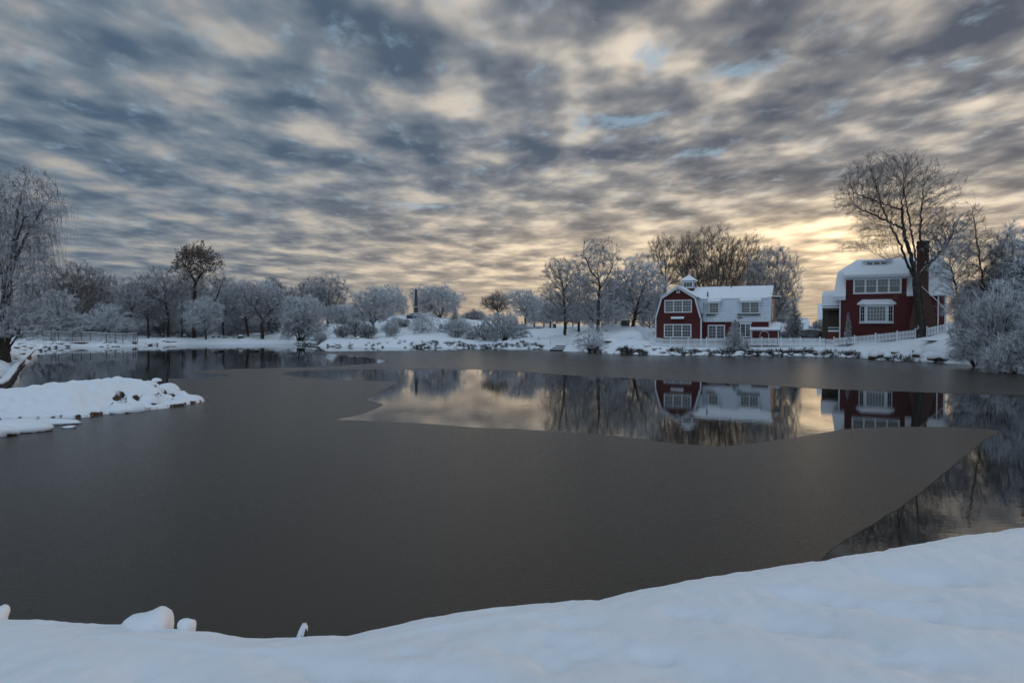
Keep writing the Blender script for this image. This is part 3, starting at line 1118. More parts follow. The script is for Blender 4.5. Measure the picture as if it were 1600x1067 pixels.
def tree(label, px, D, ells, mat='twig_white', trunk_r=.22, seed=1, nat=900, tw=(2, .75, .017), stems=None, fork=.12, step=None, up=.10, kind='bare_tree', cat='tree',
         group=GROUP_TREES, leaves=0, leaf_size=.13, strands=None, depth=.8, z_off=0.0, tip=.013, pexp=2.4, out=.5, spread=.6, droop=0.0, y_off=0, mids=None, thick=.055, seeds=None, extra=None):
    """ells: crown ellipses in photo pixels (cx, cy, rx, ry) at distance D"""
    rng = np.random.RandomState(seed)
    bx = (px - 800) / F * D
    bz = ground(bx, D) + z_off - .15
    E = []
    for (cx, cy, rx, ry) in ells:
        c = W(cx, cy, D)
        E.append((c.x - bx, 0, c.z - bz, rx * D / F, rx * D / F * depth, ry * D / F))
    bot = min(e[2] - e[5] for e in E)
    topz = max(e[2] + e[5] for e in E)
    step = step or max(.32, .032 * (topz))
    P0, par0 = [], []
    if stems is None:
        if mids:
            pts = [np.array([0, 0, 0.0])]
            for (mx, my) in mids:
                c = W(mx, my, D)
                pts.append(np.array([c.x - bx, 0, c.z - bz]))
        else:
            e0 = E[0]
            zt = max(bot, .6) + fork * (topz - bot)
            f = zt / max(e0[2], .1)
            pts = [np.array([0, 0, 0.0]), np.array([e0[0] * f * .35, rng.normal(0, .1), zt * .5]), np.array([e0[0] * f * .8, 0, zt])]
        prev = -1
        for a, b in zip(pts[:-1], pts[1:]):
            n = max(1, int(np.linalg.norm(b - a) / step))
            for i in range(n):
                P0.append(a + (b - a) * i / n + (rng.normal(0, .04, 3) if prev >= 0 else 0))
                par0.append(prev)
                prev = len(P0) - 1
        P0.append(pts[-1])
        par0.append(prev)
        if seeds:                                      # main limbs traced from the photo
            for limb in seeds:
                lp = []
                for q in limb:
                    c = W(q[0], q[1], D)
                    lp.append(np.array([c.x - bx, (q[2] if len(q) > 2 else 0.0), c.z - bz]))
                near = int(np.argmin([np.linalg.norm(p - lp[0]) for p in P0]))
                prev = near
                a = P0[near]
                for b in lp[1:]:
                    n = max(1, int(np.linalg.norm(b - a) / step))
                    for i in range(1, n + 1):
                        P0.append(a + (b - a) * i / n + rng.normal(0, .05, 3))
                        par0.append(prev)
                        prev = len(P0) - 1
                    a = b
    else:
        ns, sp = stems                                # several stems from one foot
        P0.append(np.array([0, 0, 0.0]))
        par0.append(-1)
        for k in range(ns):
            an = 2 * math.pi * (k + rng.rand() * .6) / ns
            rr = sp * E[0][3] * rng.uniform(.3, 1)
            tgt = np.array([math.cos(an) * rr + E[0][0] * .5, math.sin(an) * rr * depth, max(bot, .3) + .12 * (topz - bot) + .3])
            prev = 0
            n = max(2, int(np.linalg.norm(tgt) / step))
            for i in range(1, n + 1):
                P0.append(tgt * i / n)
                par0.append(prev)
                prev = len(P0) - 1
    attr = ell_points(rng, E, nat)
    if stems is not None or bot < .3:
        attr = attr[attr[:, 2] > .15]
    vol = sum(e[3] * e[4] * e[5] for e in E) * 4.19
    sp_ = (vol / nat) ** (1 / 3)
    e0 = E[0]
    focus = np.array([e0[0] * .6, 0, max(bot - .45 * (topz - bot), -.5)])
    pos, par = colonize(rng, P0, par0, attr, step, infl=sp_ * 5 + 1, kill=max(step * .9, sp_ * .55), up=up, focus=focus, out=out)
    r = radii(pos, par, tip, p=pexp, base=trunk_r)
    segs, d = skeleton_parts(pos, par, r, thick)
    root = empty(kind, (bx, D + y_off, bz), 0, label, cat, group)
    if segs[0] is not None:
        fast_mesh('trunk', segs[0][0], segs[0][1], M['bark'], root, True)
    fine = [segs[1]] if segs[1] is not None else []
    fine += twigs(rng, pos, par, d, r, .05, tw[0], tw[1], tw[2], droop=(droop if not strands else .1), focus=focus, spread=spread)
    if strands:                                        # weeping strands
        cnt, smin, smax, sr = strands
        idx = np.nonzero((r < .06) & (par >= 0))[0]
        idx = rng.choice(idx, cnt)
        A = pos[idx] + rng.normal(0, .15, (cnt, 3))
        v = d[idx] / (np.linalg.norm(d[idx], axis=1, keepdims=True) + 1e-9) * .5
        v[:, 2] = np.abs(v[:, 2]) * .3
        L = rng.uniform(smin, smax, cnt)
        rr = np.full(cnt, sr)
        for s in range(7):
            v2 = v * .55 + np.array([0, 0, -1]) * (.35 + .1 * s) + rng.normal(0, .09, (cnt, 3))
            v2 /= np.linalg.norm(v2, axis=1, keepdims=True)
            B = A + v2 * (L / 7)[:, None]
            B[:, 2] = np.maximum(B[:, 2], .1)
            fine.append(tubes(A, B, rr, rr * .92, v, v2, 3))
            if s % 2 == 1:
                m = rng.rand(cnt) < .6
                v3 = v2[m] + rng.normal(0, .45, (m.sum(), 3))
                fine.append(tubes(B[m], B[m] + v3 * .28, rr[m] * .8, rr[m] * .6, v3, v3, 3))
            A, v, rr = B, v2, rr * .92
    V, Q = join(fine)
    fast_mesh('crown', V, Q, M[mat], root)
    if leaves:
        idx = np.nonzero((r < .03) & (par >= 0))[0]
        hz = pos[idx][:, 2]
        pr = ss(hz, (bot + topz) * .42, (bot + topz) * .6) + .02
        idx = rng.choice(idx, leaves, p=pr / pr.sum())
        c = pos[idx] + rng.normal(0, .32, (leaves, 3))
        a = rng.normal(0, 1, (leaves, 3))
        a /= np.linalg.norm(a, axis=1, keepdims=True)
        b = np.cross(a, rng.normal(0, 1, (leaves, 3)))
        b /= np.linalg.norm(b, axis=1, keepdims=True)
        s_ = (leaf_size * rng.uniform(.6, 1.3, leaves))[:, None]
        V = np.stack([c - a * s_, c + b * s_ * .5, c + a * s_, c - b * s_ * .5], 1).reshape(-1, 3)
        fast_mesh('foliage', V, np.arange(leaves * 4).reshape(-1, 4), M['oak_leaf'], root)
    return root


def conifer(label, px, D, top_py, half_w_px, seed=1, mat='needles', levels=16, per=9, droop=.35, tw_r=.045, group='small snowy evergreens near the shore', base_cut=.06, kind='evergreen_tree', wob=.15, bend=0.0, dense=5):
    rng = np.random.RandomState(seed)
    bx = (px - 800) / F * D
    bz = ground(bx, D) - .1
    H = W(px, top_py, D).z - bz
    Rw = half_w_px * D / F
    root = empty(kind, (bx, D, bz), 0, label, 'tree', group)
    n = 14
    zt = np.linspace(0, H, n)
    P = np.stack([np.sin(zt * .7) * .03 * H * .2 + bend * (zt / H) ** 2, zt * 0, zt], 1)
    rr = np.linspace(.035 * H * .45 + .03, .012, n)
    d = np.gradient(P, axis=0)
    V, Q = tubes(P[:-1], P[1:], rr[:-1], rr[1:], d[:-1], d[1:], 7)
    fast_mesh('trunk', V, Q, M['bark'], root, True)
    A, B, ra, rb = [], [], [], []
    for lv in range(levels):
        f = base_cut + (1 - base_cut) * (lv / levels) ** .95
        for k in range(per):
            f2 = min(f + rng.uniform(-.5, .5) / levels, .99)
            L = Rw * (1 - f2) ** .8 * rng.uniform(.7, 1.15) + .05
            if f2 < .16:
                L *= .75 + f2
            an = 2 * math.pi * (k + rng.rand()) / per
            dr = np.array([math.cos(an), math.sin(an), .35 - droop * 1.2 * (1 - f2)])
            p = np.array([np.interp(f2 * H, zt, P[:, 0]), 0, f2 * H])
            ns = 4
            r0 = tw_r * (.6 + .7 * (1 - f2))
            for s in range(ns):
                q = p + dr / np.linalg.norm(dr) * L / ns
                A.append(p)
                B.append(q)
                ra.append(r0)
                rb.append(r0 * .8)
                for _ in range(dense):
                    t = rng.rand()
                    o = p + (q - p) * t
                    v = dr * .5 + rng.normal(0, .55, 3)
                    v[2] -= droop * .4
                    v /= np.linalg.norm(v)
                    e = o + v * L * .30 * rng.uniform(.5, 1.2)
                    A.append(o)
                    B.append(e)
                    ra.append(r0 * .9)
                    rb.append(r0 * .3)
                p = q
                dr = dr + np.array([0, 0, -droop * .35 + .18 * s / ns])
                r0 *= .82
    A, B, ra, rb = map(np.array, (A, B, ra, rb))
    V, Q = tubes(A, B, ra, rb, B - A, B - A, 4)
    fast_mesh('crown', V, Q, M[mat], root)
    return root


T = tree
# ---- far left: wood behind the dam and the wire fence
T('dark red-brown oak rising left of the pale trees behind the wire fence', 117, 148, [(122, 455, 42, 36), (108, 470, 30, 28)], 'twig_brown', .34, 11, 1500, (4, .9, 0.0144), depth=.9)
T('reddish bare tree just right of the dark red-brown oak', 160, 156, [(163, 462, 30, 36)], 'twig_mid', .26, 12, 900, (4, .8, 0.0137))
T('tree with a crooked dark trunk leaning right behind the wire fence', 196, 146, [(203, 468, 24, 34), (180, 490, 26, 18)], 'twig_mid', .24, 13, 900, (3, .8, 0.0130), mids=[(199, 505), (207, 488), (200, 465)])
T('low white-crusted tree with arching boughs directly behind the wire fence', 172, 142, [(165, 500, 26, 20), (190, 505, 18, 14)], 'twig_white', .16, 14, 700, (3, .7, .02), fork=.05)
T('slender pair-trunked snowy tree left of the tall grey tree by the dam', 232, 150, [(230, 466, 22, 36)], 'twig_mid', .22, 15, 800, (3, .8, 0.0130))
T('tall grey spreading tree halfway along the dam, left of the leafy oak', 263, 152, [(257, 455, 34, 33), (250, 485, 30, 20)], 'twig_mid', .30, 16, 1400, (4, .8, 0.0130), mids=[(262, 490), (258, 470)])
T('thin snowy tree tucked against the left side of the leafy oak', 284, 154, [(284, 478, 17, 36)], 'twig_white', .16, 17, 600, (2, .7, .018))
T('tallest oak of the left wood with withered brown leaves on its high crown', 303, 150, [(307, 412, 33, 26), (304, 440, 24, 24), (343, 442, 16, 11)], 'twig_brown', .45, 18, 1500, (4, .8, 0.0130),
  mids=[(303, 490), (304, 455), (306, 436)], seeds=[[(303, 498), (322, 480), (338, 466), (346, 444)], [(305, 440), (322, 420)], [(305, 440), (290, 415)]], leaves=3000, leaf_size=.20, kind='oak_tree')
T('white-frosted lower tree in front of the leafy oak stem', 322, 147, [(318, 492, 26, 26)], 'twig_white', .18, 19, 900, (3, .7, .019))
T('grey snowy tree between the leafy oak and the lawn', 350, 156, [(350, 470, 26, 36)], 'twig_white', .22, 20, 1100, (3, .75, .019), mids=[(348, 508), (352, 490)])
T('snow-dusted tree with a leaning double stem at the wood edge by the lawn', 388, 158, [(380, 474, 26, 33)], 'twig_white', .22, 21, 1000, (3, .75, .019))
T('stout dark-trunked tree alone at the water edge of the lawn', 410, 151, [(398, 470, 24, 22), (424, 476, 26, 20), (410, 492, 24, 14)], 'twig_mid', .42, 22, 1300, (4, .75, 0.0130),
  mids=[(410, 508), (411, 498)], seeds=[[(411, 500), (400, 484), (388, 474)], [(411, 500), (424, 484), (436, 476)]])
T('small forked tree on the snow slope behind the stout dark trunk', 434, 185, [(436, 486, 18, 20)], 'twig_white', .18, 23, 700, (3, .75, .02))
T('dense snow-laden thicket tree left of the white hill', 468, 141, [(470, 493, 28, 32), (452, 515, 14, 16), (488, 515, 20, 14)], 'twig_white', .26, 24, 1900, (4, .7, .022), stems=(7, .5), depth=1.0)
T('tall brown-topped tree on the left shoulder of the white hill', 512, 168, [(512, 458, 32, 24), (505, 476, 34, 20)], 'twig_mid', .34, 25, 1600, (4, .85, 0.0137), fork=.02)
T('low broad snowy tree under the tall brown-topped tree', 540, 158, [(535, 492, 30, 16)], 'twig_white', .2, 26, 1000, (3, .8, .02), stems=(4, .5))
T('slanting-stemmed snowy tree on the hill slope, left of the obelisk', 584, 142, [(588, 478, 32, 26), (572, 492, 24, 16)], 'twig_white', .22, 27, 1600, (3, .75, .019), fork=.0, mids=[(584, 508), (580, 500)])
T('round-headed grey tree behind the slanting snowy tree', 604, 165, [(608, 470, 24, 18), (622, 482, 14, 14)], 'twig_white', .2, 28, 900, (3, .8, .02))
T('broad domed tree just right of the obelisk on the hilltop', 688, 170, [(684, 470, 36, 22), (664, 480, 16, 14)], 'twig_white', .34, 29, 1700, (3, .85, .02), fork=.0, stems=(4, .35))
T('thin leafless sapling on the slope below the obelisk', 659, 134, [(660, 510, 22, 20)], 'twig_white', .09, 30, 600, (2, .7, .017), fork=.0, tip=.016)
T('faint small tree far away between the obelisk hill and the brown tree', 742, 235, [(742, 497, 16, 10)], 'twig_mid', .2, 31, 600, (4, 1.1, 0.0216))
T('round brown-twigged tree behind the big waterside shrub', 778, 150, [(777, 474, 21, 16)], 'twig_brown', .24, 32, 700, (3, .8, 0.0120))
T('snowy tree with one long bent trunk right of the brown-twigged tree', 820, 139, [(815, 468, 22, 13), (826, 480, 20, 16)], 'twig_white', .2, 33, 1000, (2, .8, .018), mids=[(822, 490), (812, 472)])
T('very low hazy tree line between the two central trees and the bent tree', 850, 170, [(850, 492, 26, 14)], 'twig_mid', .2, 34, 800, (4, .9, 0.0173))
T('tall symmetrical tree on the snowy terrace above the stone steps', 883, 117, [(880, 430, 29, 24), (878, 462, 30, 22), (882, 492, 34, 16)], 'twig_mid', .26, 35, 1900, (4, .62, 0.0108), mids=[(883, 508), (882, 485), (880, 450)], tip=.014)
T('dense grey tree filling the gap between the two tallest central trees', 904, 130, [(907, 458, 22, 28), (905, 488, 26, 18)], 'twig_mid', .24, 36, 1200, (4, .7, 0.0130))
T('tallest central tree with a narrow high crown over the knoll', 934, 107, [(934, 407, 30, 31), (938, 445, 34, 22), (935, 488, 44, 20)], 'twig_mid', .30, 37, 2200, (4, .6, 0.0101), mids=[(935, 490), (937, 450), (934, 420)], tip=.013,
  seeds=[[(936, 440), (924, 425), (912, 400)], [(937, 450), (952, 430), (958, 410)]])
T('slim snowy tree behind the knoll gravestones', 962, 124, [(962, 470, 24, 32)], 'twig_white', .18, 38, 1000, (2, .7, .017))
T('wide white-frosted tree forking low at the left end of the picket fence', 988, 110, [(1000, 450, 38, 36), (975, 462, 26, 28), (1020, 470, 26, 30)], 'twig_white', .32, 39, 2400, (3, .62, .016), mids=[(992, 498), (993, 490)], tip=.014, up=.18,
  seeds=[[(993, 490), (998, 470), (1008, 445)], [(993, 490), (988, 468), (980, 445)], [(993, 492), (1010, 478), (1028, 460)]])
T('thin tree behind the left wall of the front red house', 1015, 130, [(1015, 490, 22, 26)], 'twig_white', .16, 40, 700, (3, .7, .018))
# ---- behind the front red house
T('high thin-twigged tree standing above the cupola of the front red house', 1040, 128, [(1038, 398, 22, 26), (1045, 430, 22, 24)], 'twig_bare', .28, 41, 1200, (2, .9, .010), fork=.1, tip=.007, out=.8, spread=.5, step=.36)
T('huge dome-crowned tree behind the roof of the front red house', 1122, 122, [(1108, 408, 44, 46), (1150, 415, 44, 42), (1125, 440, 60, 36)], 'twig_bare', .30, 42, 5200, (2, 1.0, .010), stems=(8, .6), up=.22, depth=.6, tip=.0055, pexp=2.0, out=.7, spread=.42, thick=.04, step=.36)
T('snowy fan-shaped tree right of the huge dome crown', 1192, 118, [(1200, 440, 40, 46), (1215, 470, 28, 36)], 'twig_mid', .24, 43, 3000, (3, .95, .011), stems=(8, .6), up=.2, depth=.6, tip=.007, out=.8, spread=.5, step=.36)
T('narrow brown tree between the cupola tree and the huge dome crown', 1072, 126, [(1072, 400, 18, 34)], 'twig_bare', .26, 44, 1000, (2, .9, .010), up=.25, tip=.007, out=.8, spread=.5, step=.36)
# ---- by the rear red house
T('great bare tree leaning in front of the rear red house, its limbs over the roof', 1439, 82.5,
         [(1392, 306, 76, 50), (1345, 312, 44, 32), (1444, 322, 38, 42), (1395, 360, 60, 24), (1350, 388, 38, 10)], 'twig_bare', .38, 50, 4000, (2, .70, .0070), tip=.0050, pexp=2.0, spread=.5, out=.55, depth=.75, step=.27,
         mids=[(1437, 505), (1433, 470), (1430, 432)], kind='bare_tree', up=.06, thick=.035,
         seeds=[[(1430, 434), (1417, 410), (1408, 385), (1398, 350, 1), (1385, 310, 1.5), (1378, 280, 1.5)],
                [(1430, 434), (1424, 400), (1412, 365), (1402, 320, -1), (1402, 280, -1.5)],
                [(1430, 430), (1430, 395), (1422, 350), (1416, 300, .5), (1420, 270, .5)],
                [(1432, 440), (1446, 416), (1450, 400), (1437, 372), (1432, 330, -1), (1436, 290, -1)],
                [(1430, 432), (1420, 420), (1412, 404), (1398, 402, -1.5), (1372, 408, -2), (1348, 397, -2), (1324, 386, -2)],
                [(1405, 362), (1385, 348, -.5), (1362, 340, -1), (1330, 325, -1)],
                [(1433, 452), (1420, 450, -1), (1405, 455, -2), (1388, 462, -2.5), (1372, 470, -2.5)],
                [(1398, 330), (1370, 305, 2), (1345, 295, 2)]])
T('fan of bare limbs spreading right over the chimney of the rear red house', 1446, 84, [(1480, 365, 34, 28), (1500, 390, 20, 26), (1470, 392, 26, 16)], 'twig_mid', .22, 51, 1700, (4, .5, 0.0079), pexp=2.05, tip=.010, step=.34, thick=.035,
  mids=[(1440, 470), (1436, 436), (1448, 418)], seeds=[[(1448, 418), (1462, 402), (1478, 385), (1490, 360)], [(1448, 418), (1470, 392), (1500, 352, 1)]], up=.05)
T('pale slender birch standing tall among the right-hand shrubs', 1545, 66, [(1524, 345, 13, 26), (1535, 400, 34, 34), (1545, 440, 36, 30)], 'twig_bare', .11, 52, 1300, (2, .5, .008), pexp=2.05, tip=.007, step=.3, thick=.03,
  mids=[(1543, 500), (1536, 440), (1528, 390), (1522, 345), (1518, 322)])
T('thin tree leaning left of the pale birch over the bank', 1500, 72, [(1488, 420, 26, 40), (1508, 460, 22, 26)], 'twig_mid', .10, 53, 1100, (3, .5, 0.0065), pexp=2.05, tip=.008, step=.32, thick=.03,
  mids=[(1503, 500), (1494, 450), (1484, 410)])
T('willow-like weeping birch hung with snow, the big tree at the left frame edge', 8, 66, [(45, 310, 52, 42), (10, 360, 66, 60), (-50, 360, 60, 90), (30, 420, 52, 40), (30, 460, 40, 40)], 'twig_willow', .48, 60, 2400, (2, .7, .0095), kind='weeping_tree', tip=.010, step=.42, up=.12,
  mids=[(6, 500), (12, 440), (22, 390)], seeds=[[(14, 430), (40, 370), (70, 320), (84, 312)], [(18, 400), (28, 330), (42, 268)], [(10, 440), (-20, 380), (-30, 320)], [(22, 400), (60, 345, -2), (98, 322, -2)]], strands=(1700, 1.6, 4.4, .0105))

# copies of three plain trees fill the second row of the woods
PROT = {}


def shrub_proto(name, seed, nat, rad, h, mat, stems, tw, tip=.011):
    rng = np.random.RandomState(seed)
    E = [(0, 0, h * .55, rad, rad, h * .48), (rad * .3, 0, h * .4, rad * .9, rad * .8, h * .38)]
    attr = ell_points(rng, E, nat)
    attr = attr[attr[:, 2] > .08]
    P0, par0 = [np.zeros(3)], [-1]
    step = max(.14, h * .06)
    for k in range(stems):
        an = 2 * math.pi * (k + rng.rand() * .5) / stems
        prev = 0
        tgt = np.array([math.cos(an) * rad * .4, math.sin(an) * rad * .4, h * .3])
        for i in range(1, 4):
            P0.append(tgt * i / 3 * np.array([1, 1, 1.0]))
            par0.append(prev)
            prev = len(P0) - 1
    focus = np.array([0, 0, -.3 * h])
    pos, par = colonize(rng, P0, par0, attr, step, 3 * rad, step * 1.1, .08, focus=focus)
    r = radii(pos, par, tip, base=.07)
    segs, d = skeleton_parts(pos, par, r, .04)
    fine = [x for x in segs if x is not None] + twigs(rng, pos, par, d, r, .05, *tw, focus=focus)
    V, Q = join(fine)
    me = fast_mesh(name, V, Q, M[mat])
    C.objects.unlink(me)
    return me.data


def place(me, name, px, D, label, cat, group, sc=1.0, rz=0.0, dz=-.08, y=None):
    o = bpy.data.objects.new(name, me)
    C.objects.link(o)
    x = (px - 800) / F * D
    o.location = (x, D, ground(x, D) + dz)
    o.rotation_euler = (0, 0, rz)
    o.scale = (sc,) * 3 if isinstance(sc, (int, float)) else sc
    return tag(o, label, cat, group)


SH = {
    'white': shrub_proto('snowy_shrub', 201, 700, 1.6, 2.6, 'twig_white', 7, (3, .45, .016)),
    'white2': shrub_proto('snowy_shrub', 202, 900, 2.0, 2.4, 'twig_white', 8, (3, .4, .016)),
    'mid': shrub_proto('snowy_shrub', 203, 700, 1.5, 2.5, 'twig_mid', 8, (3, .45, .014)),
    'dark': shrub_proto('low_brush', 204, 500, .9, 1.0, 'twig_mid', 8, (3, .25, .016)),
    'big': shrub_proto('snowy_shrub', 205, 2600, 3.2, 5.4, 'twig_white', 10, (3, .55, .014)),
    'near': shrub_proto('snowy_shrub', 206, 2600, 2.6, 3.6, 'twig_white', 12, (4, .42, .013)),
}
rs = random.Random(77)
protos = [T('plain grey tree of the second row far behind the left wood', 100, 178, [(100, 474, 24, 28)], 'twig_mid', .25, 61, 900, (3, 1.0, .022), group='second row of bare trees far behind the pond'),
          T('plain grey tree of the second row far behind the left wood', 340, 182, [(340, 478, 26, 26), (352, 488, 20, 18)], 'twig_white', .25, 62, 900, (3, 1.0, .022), group='second row of bare trees far behind the pond'),
          T('plain grey tree of the second row far behind the left wood', 250, 186, [(250, 480, 22, 28)], 'twig_mid', .25, 63, 800, (3, 1.0, .022), group='second row of bare trees far behind the pond')]
for px, D in [(82, 170), (140, 185), (180, 175), (214, 190), (240, 172), (300, 180), (322, 170), (372, 186), (395, 175), (430, 205), (455, 190), (480, 196), (120, 200), (270, 200), (205, 165), (352, 168), (60, 165), (415, 190), (495, 178)]:
    c = copy_tree(rs.choice(protos))
    x = (px - 800) / F * D
    c.location = (x, D, ground(x, D) - .1)
    c.rotation_euler = (0, 0, rs.uniform(0, 6.28))
    c.scale = (rs.uniform(.75, 1.1),) * 3
for px, D in [(835, 160), (860, 150), (895, 150), (925, 145), (950, 150), (975, 140), (1005, 150), (1030, 140), (1055, 145), (1215, 150), (1095, 140), (1165, 140)]:
    c = copy_tree(rs.choice(protos))
    x = (px - 800) / F * D
    c.location = (x, D, ground(x, D) - .1)
    c.rotation_euler = (0, 0, rs.uniform(0, 6.28))
    c.scale = (rs.uniform(.5, .72),) * 3
    c['label'] = 'low grey tree of the back row behind the knoll and the front red house'
# undergrowth below the left wood
for i in range(20):
    px = 78 + i * 19.5 + rs.uniform(-5, 5)
    place(SH[rs.choice(['white', 'mid', 'white2'])], 'snowy_shrub', px, rs.uniform(160, 176) if px > 330 else rs.uniform(155, 168), 'snow-filled undergrowth bush between the trunks of the left wood', 'shrub', 'undergrowth bushes of the left wood', rs.uniform(.9, 1.9), rs.uniform(0, 6))
for px, D, k, sc, lb in [
    (500, 134, 'white', .75, 'low twiggy bush among the shore rocks below the thicket tree'), (536, 133, 'mid', .95, 'grey bush on the rocky shore, left of the two wide bushes'),
    (556, 131, 'mid', 1.25, 'tall-stemmed grey bush in the middle of the rocky shore'), (574, 129, 'mid', 1.0, 'wide grey bush touching the water below the hill'),
    (611, 127.5, 'white', 1.0, 'rounded bush alone at the water edge below the hill'), (620, 150, 'white2', .8, 'low snow-covered bush on the upper hill slope left of the obelisk'),
    (634, 151, 'mid', .6, 'small bush on the upper hill slope just below the obelisk'), (715, 130, 'dark', 1.6, 'dark low bush under the snowy evergreen on the hill'),
    (757, 125, 'dark', 2.0, 'dark bush at the waterline left of the big waterside shrub'), (738, 127, 'dark', 1.5, 'low dark bush at the waterline under the gravestones'),
    (1223, 97, 'white', .5, 'white bush at the gable end of the red shed'), (1030, 98.2, 'white', .55, 'snowy bush at the left corner of the front red house'),
    (1301, 100, 'white', 1.2, 'snowy bush between the covered car and the porch'), (1283, 112, 'mid', 1.0, 'dark-stemmed bush behind the covered car')]:
    place(SH[k], 'snowy_shrub', px, D, lb, 'shrub', 'single bushes round the pond', sc, rs.uniform(0, 6))
T('big snow-laden shrub hanging over the water between gravestones and terrace', 788, 122, [(788, 508, 28, 20), (775, 520, 20, 16), (808, 520, 20, 16)], 'twig_white', .16, 70, 2200, (4, .5, .017), stems=(9, .5), kind='snowy_shrub', cat='shrub', group='single bushes round the pond')
T('tall loose shrub with upright twigs at the foot of the knoll, right of the steps', 926, 101, [(925, 528, 18, 18), (915, 536, 14, 12), (938, 536, 14, 12)], 'twig_white', .10, 71, 1000, (3, .4, .013), stems=(8, .5), kind='snowy_shrub', cat='shrub', group='single bushes round the pond')
T('spreading low-branched shrub tree on the slope right of the sapling', 716, 138, [(717, 514, 26, 12), (700, 516, 16, 10)], 'twig_white', .14, 72, 1200, (3, .55, .018), stems=(5, .5), kind='snowy_shrub', cat='shrub', group='single bushes round the pond')
# the snowy thicket at the right edge
T('tall pale frosted tree behind the right-hand thicket, just inside the frame edge', 1588, 66, [(1580, 400, 26, 50), (1596, 440, 30, 44), (1565, 450, 24, 34)], 'twig_near', .16, 54, 2600, (3, .6, .011), tip=.009, step=.3, thick=.03, out=.8, mids=[(1588, 480), (1584, 420)])
T('slim whitish tree between the pale birch and the frame edge', 1562, 70, [(1566, 420, 20, 46), (1556, 450, 22, 30)], 'twig_near', .11, 55, 1400, (3, .6, .010), tip=.008, step=.3, thick=.03, out=.8)
for i, (px, D, ells, mt, nat, lb) in enumerate([
    (1560, 60.5, [(1562, 500, 40, 46), (1530, 540, 28, 26), (1585, 535, 26, 30)], 'twig_near', 2600, 'large snow-plastered bush in the middle of the right-hand thicket'),
    (1590, 57, [(1592, 556, 36, 30), (1565, 565, 26, 18)], 'twig_near', 2800, 'lowest snow-laden bush of the right thicket hanging over the ice'),
    (1525, 65, [(1522, 520, 30, 38), (1508, 545, 16, 20)], 'twig_near', 2400, 'left-hand bush of the right thicket beside the snowy bank'),
    (1598, 63, [(1600, 480, 40, 44)], 'twig_near', 2600, 'tall bush behind the right thicket, cut by the frame'),
    (1528, 68, [(1530, 478, 38, 30), (1512, 470, 22, 24)], 'twig_near', 2200, 'grey arching bush under the pale birch'),
    (1640, 56, [(1645, 520, 44, 60)], 'twig_near', 2400, 'snowy bush just outside the right frame edge')]):
    T(lb, px, D, ells, mt, .10, 80 + i, nat, (2, .8, .014), stems=(10, .75), kind='snowy_shrub', cat='shrub', group='snow-laden bushes of the right-hand thicket', tip=.008, step=.26, thick=.03, pexp=2.15, out=.9, droop=.30, spread=.6)
T('dark-footed snowy bush crouching beneath the weeping tree at the left edge', 0, 66, [(10, 505, 46, 28), (50, 500, 32, 30), (-30, 510, 40, 30)], 'twig_white', .14, 90, 2600, (4, .45, .013), stems=(9, .5), kind='snowy_shrub', cat='shrub', group='single bushes round the pond')
T('white drooping bush right of the weeping tree, before the wire fence', 80, 127, [(84, 492, 30, 30), (112, 508, 20, 16)], 'twig_white', .2, 91, 2400, (4, .7, .026), stems=(8, .5), kind='snowy_shrub', cat='shrub', group='single bushes round the pond')

conifer('snow-frosted bushy evergreen standing in front of the picket fence', 1148, 90.2, 498, 19, 101, 'needles_pale', 22, 10, .25, .035, dense=6)
conifer('dark evergreen with upswept snowy boughs right of the red shed', 1241, 95, 474, 22, 102, 'needles', 20, 8, -.25, .045, dense=6)
conifer('very slim snow-striped cone evergreen before the wall of the rear red house', 1325, 88.5, 487, 7.5, 103, 'needles', 26, 8, .15, .03, dense=4)
conifer('snowy round-shouldered evergreen on the hill right of the obelisk', 711, 140, 481, 19, 104, 'needles', 14, 9, .2, .07, dense=6)
conifer('tiny evergreen sprig before the fence next to the bushy evergreen', 1167, 90, 527, 6, 105, 'needles_pale', 12, 7, .2, .03, dense=5)
conifer('tall dark pine with long level boughs cut by the right frame edge', 1612, 62, 322, 62, 106, 'needles', 22, 7, .05, .07, group='tall evergreens at the frame edges', base_cut=.25, kind='pine_tree', dense=9)
conifer('small dark evergreen between the covered car and the porch', 1290, 101, 500, 10, 107, 'needles', 12, 7, .2, .05, dense=5)


# ------------------------------------------------------------------ houses
class House:
    """local frame: x along the front (to the right), y back from the front, z up"""
    def __init__(s, name, px0, D0, theta, z0, label, cat='house'):
        s.o = Vector(((px0 - 800) / F * D0, D0, z0))
        s.c, s.s = math.cos(R(theta)), math.sin(R(theta))
        s.root = empty(name, tuple(s.o), -R(theta), label, cat)

    def L(s, px, py, off=0.0):
        """local (x, z) of the photo pixel on the plane lying off metres behind the front"""
        ox, oy = s.o.x + off * s.s, s.o.y + off * s.c
        k = math.tan(0) + (px - 800) / F
        for _ in range(3):                            # tiny pitch correction
            t = (k * oy - ox) / (s.c + k * s.s)
            D = oy - t * s.s
            k = W(px, py, 1.0).x
        t = (k * oy - ox) / (s.c + k * s.s)
        D = oy - t * s.s
        return t, W(px, py, D).z - s.o.z

    def x(s, px, off=0.0):
        return s.L(px, 500, off)[0]

    def z(s, px, py, off=0.0):
        return s.L(px, py, off)[1]


def slab(mb, quad, t):
    """a flat plate: quad (counter-clockwise seen from outside) thickened outwards by t"""
    q = [Vector(p) for p in quad]
    n = (q[1] - q[0]).cross(q[-1] - q[0]).normalized()
    k = len(q)
    vs = [tuple(p) for p in q] + [tuple(p + n * t) for p in q]
    fs = [tuple(reversed(range(k))), tuple(range(k, 2 * k))] + [(i, (i + 1) % k, (i + 1) % k + k, i + k) for i in range(k)]
    return mb.add(vs, fs)


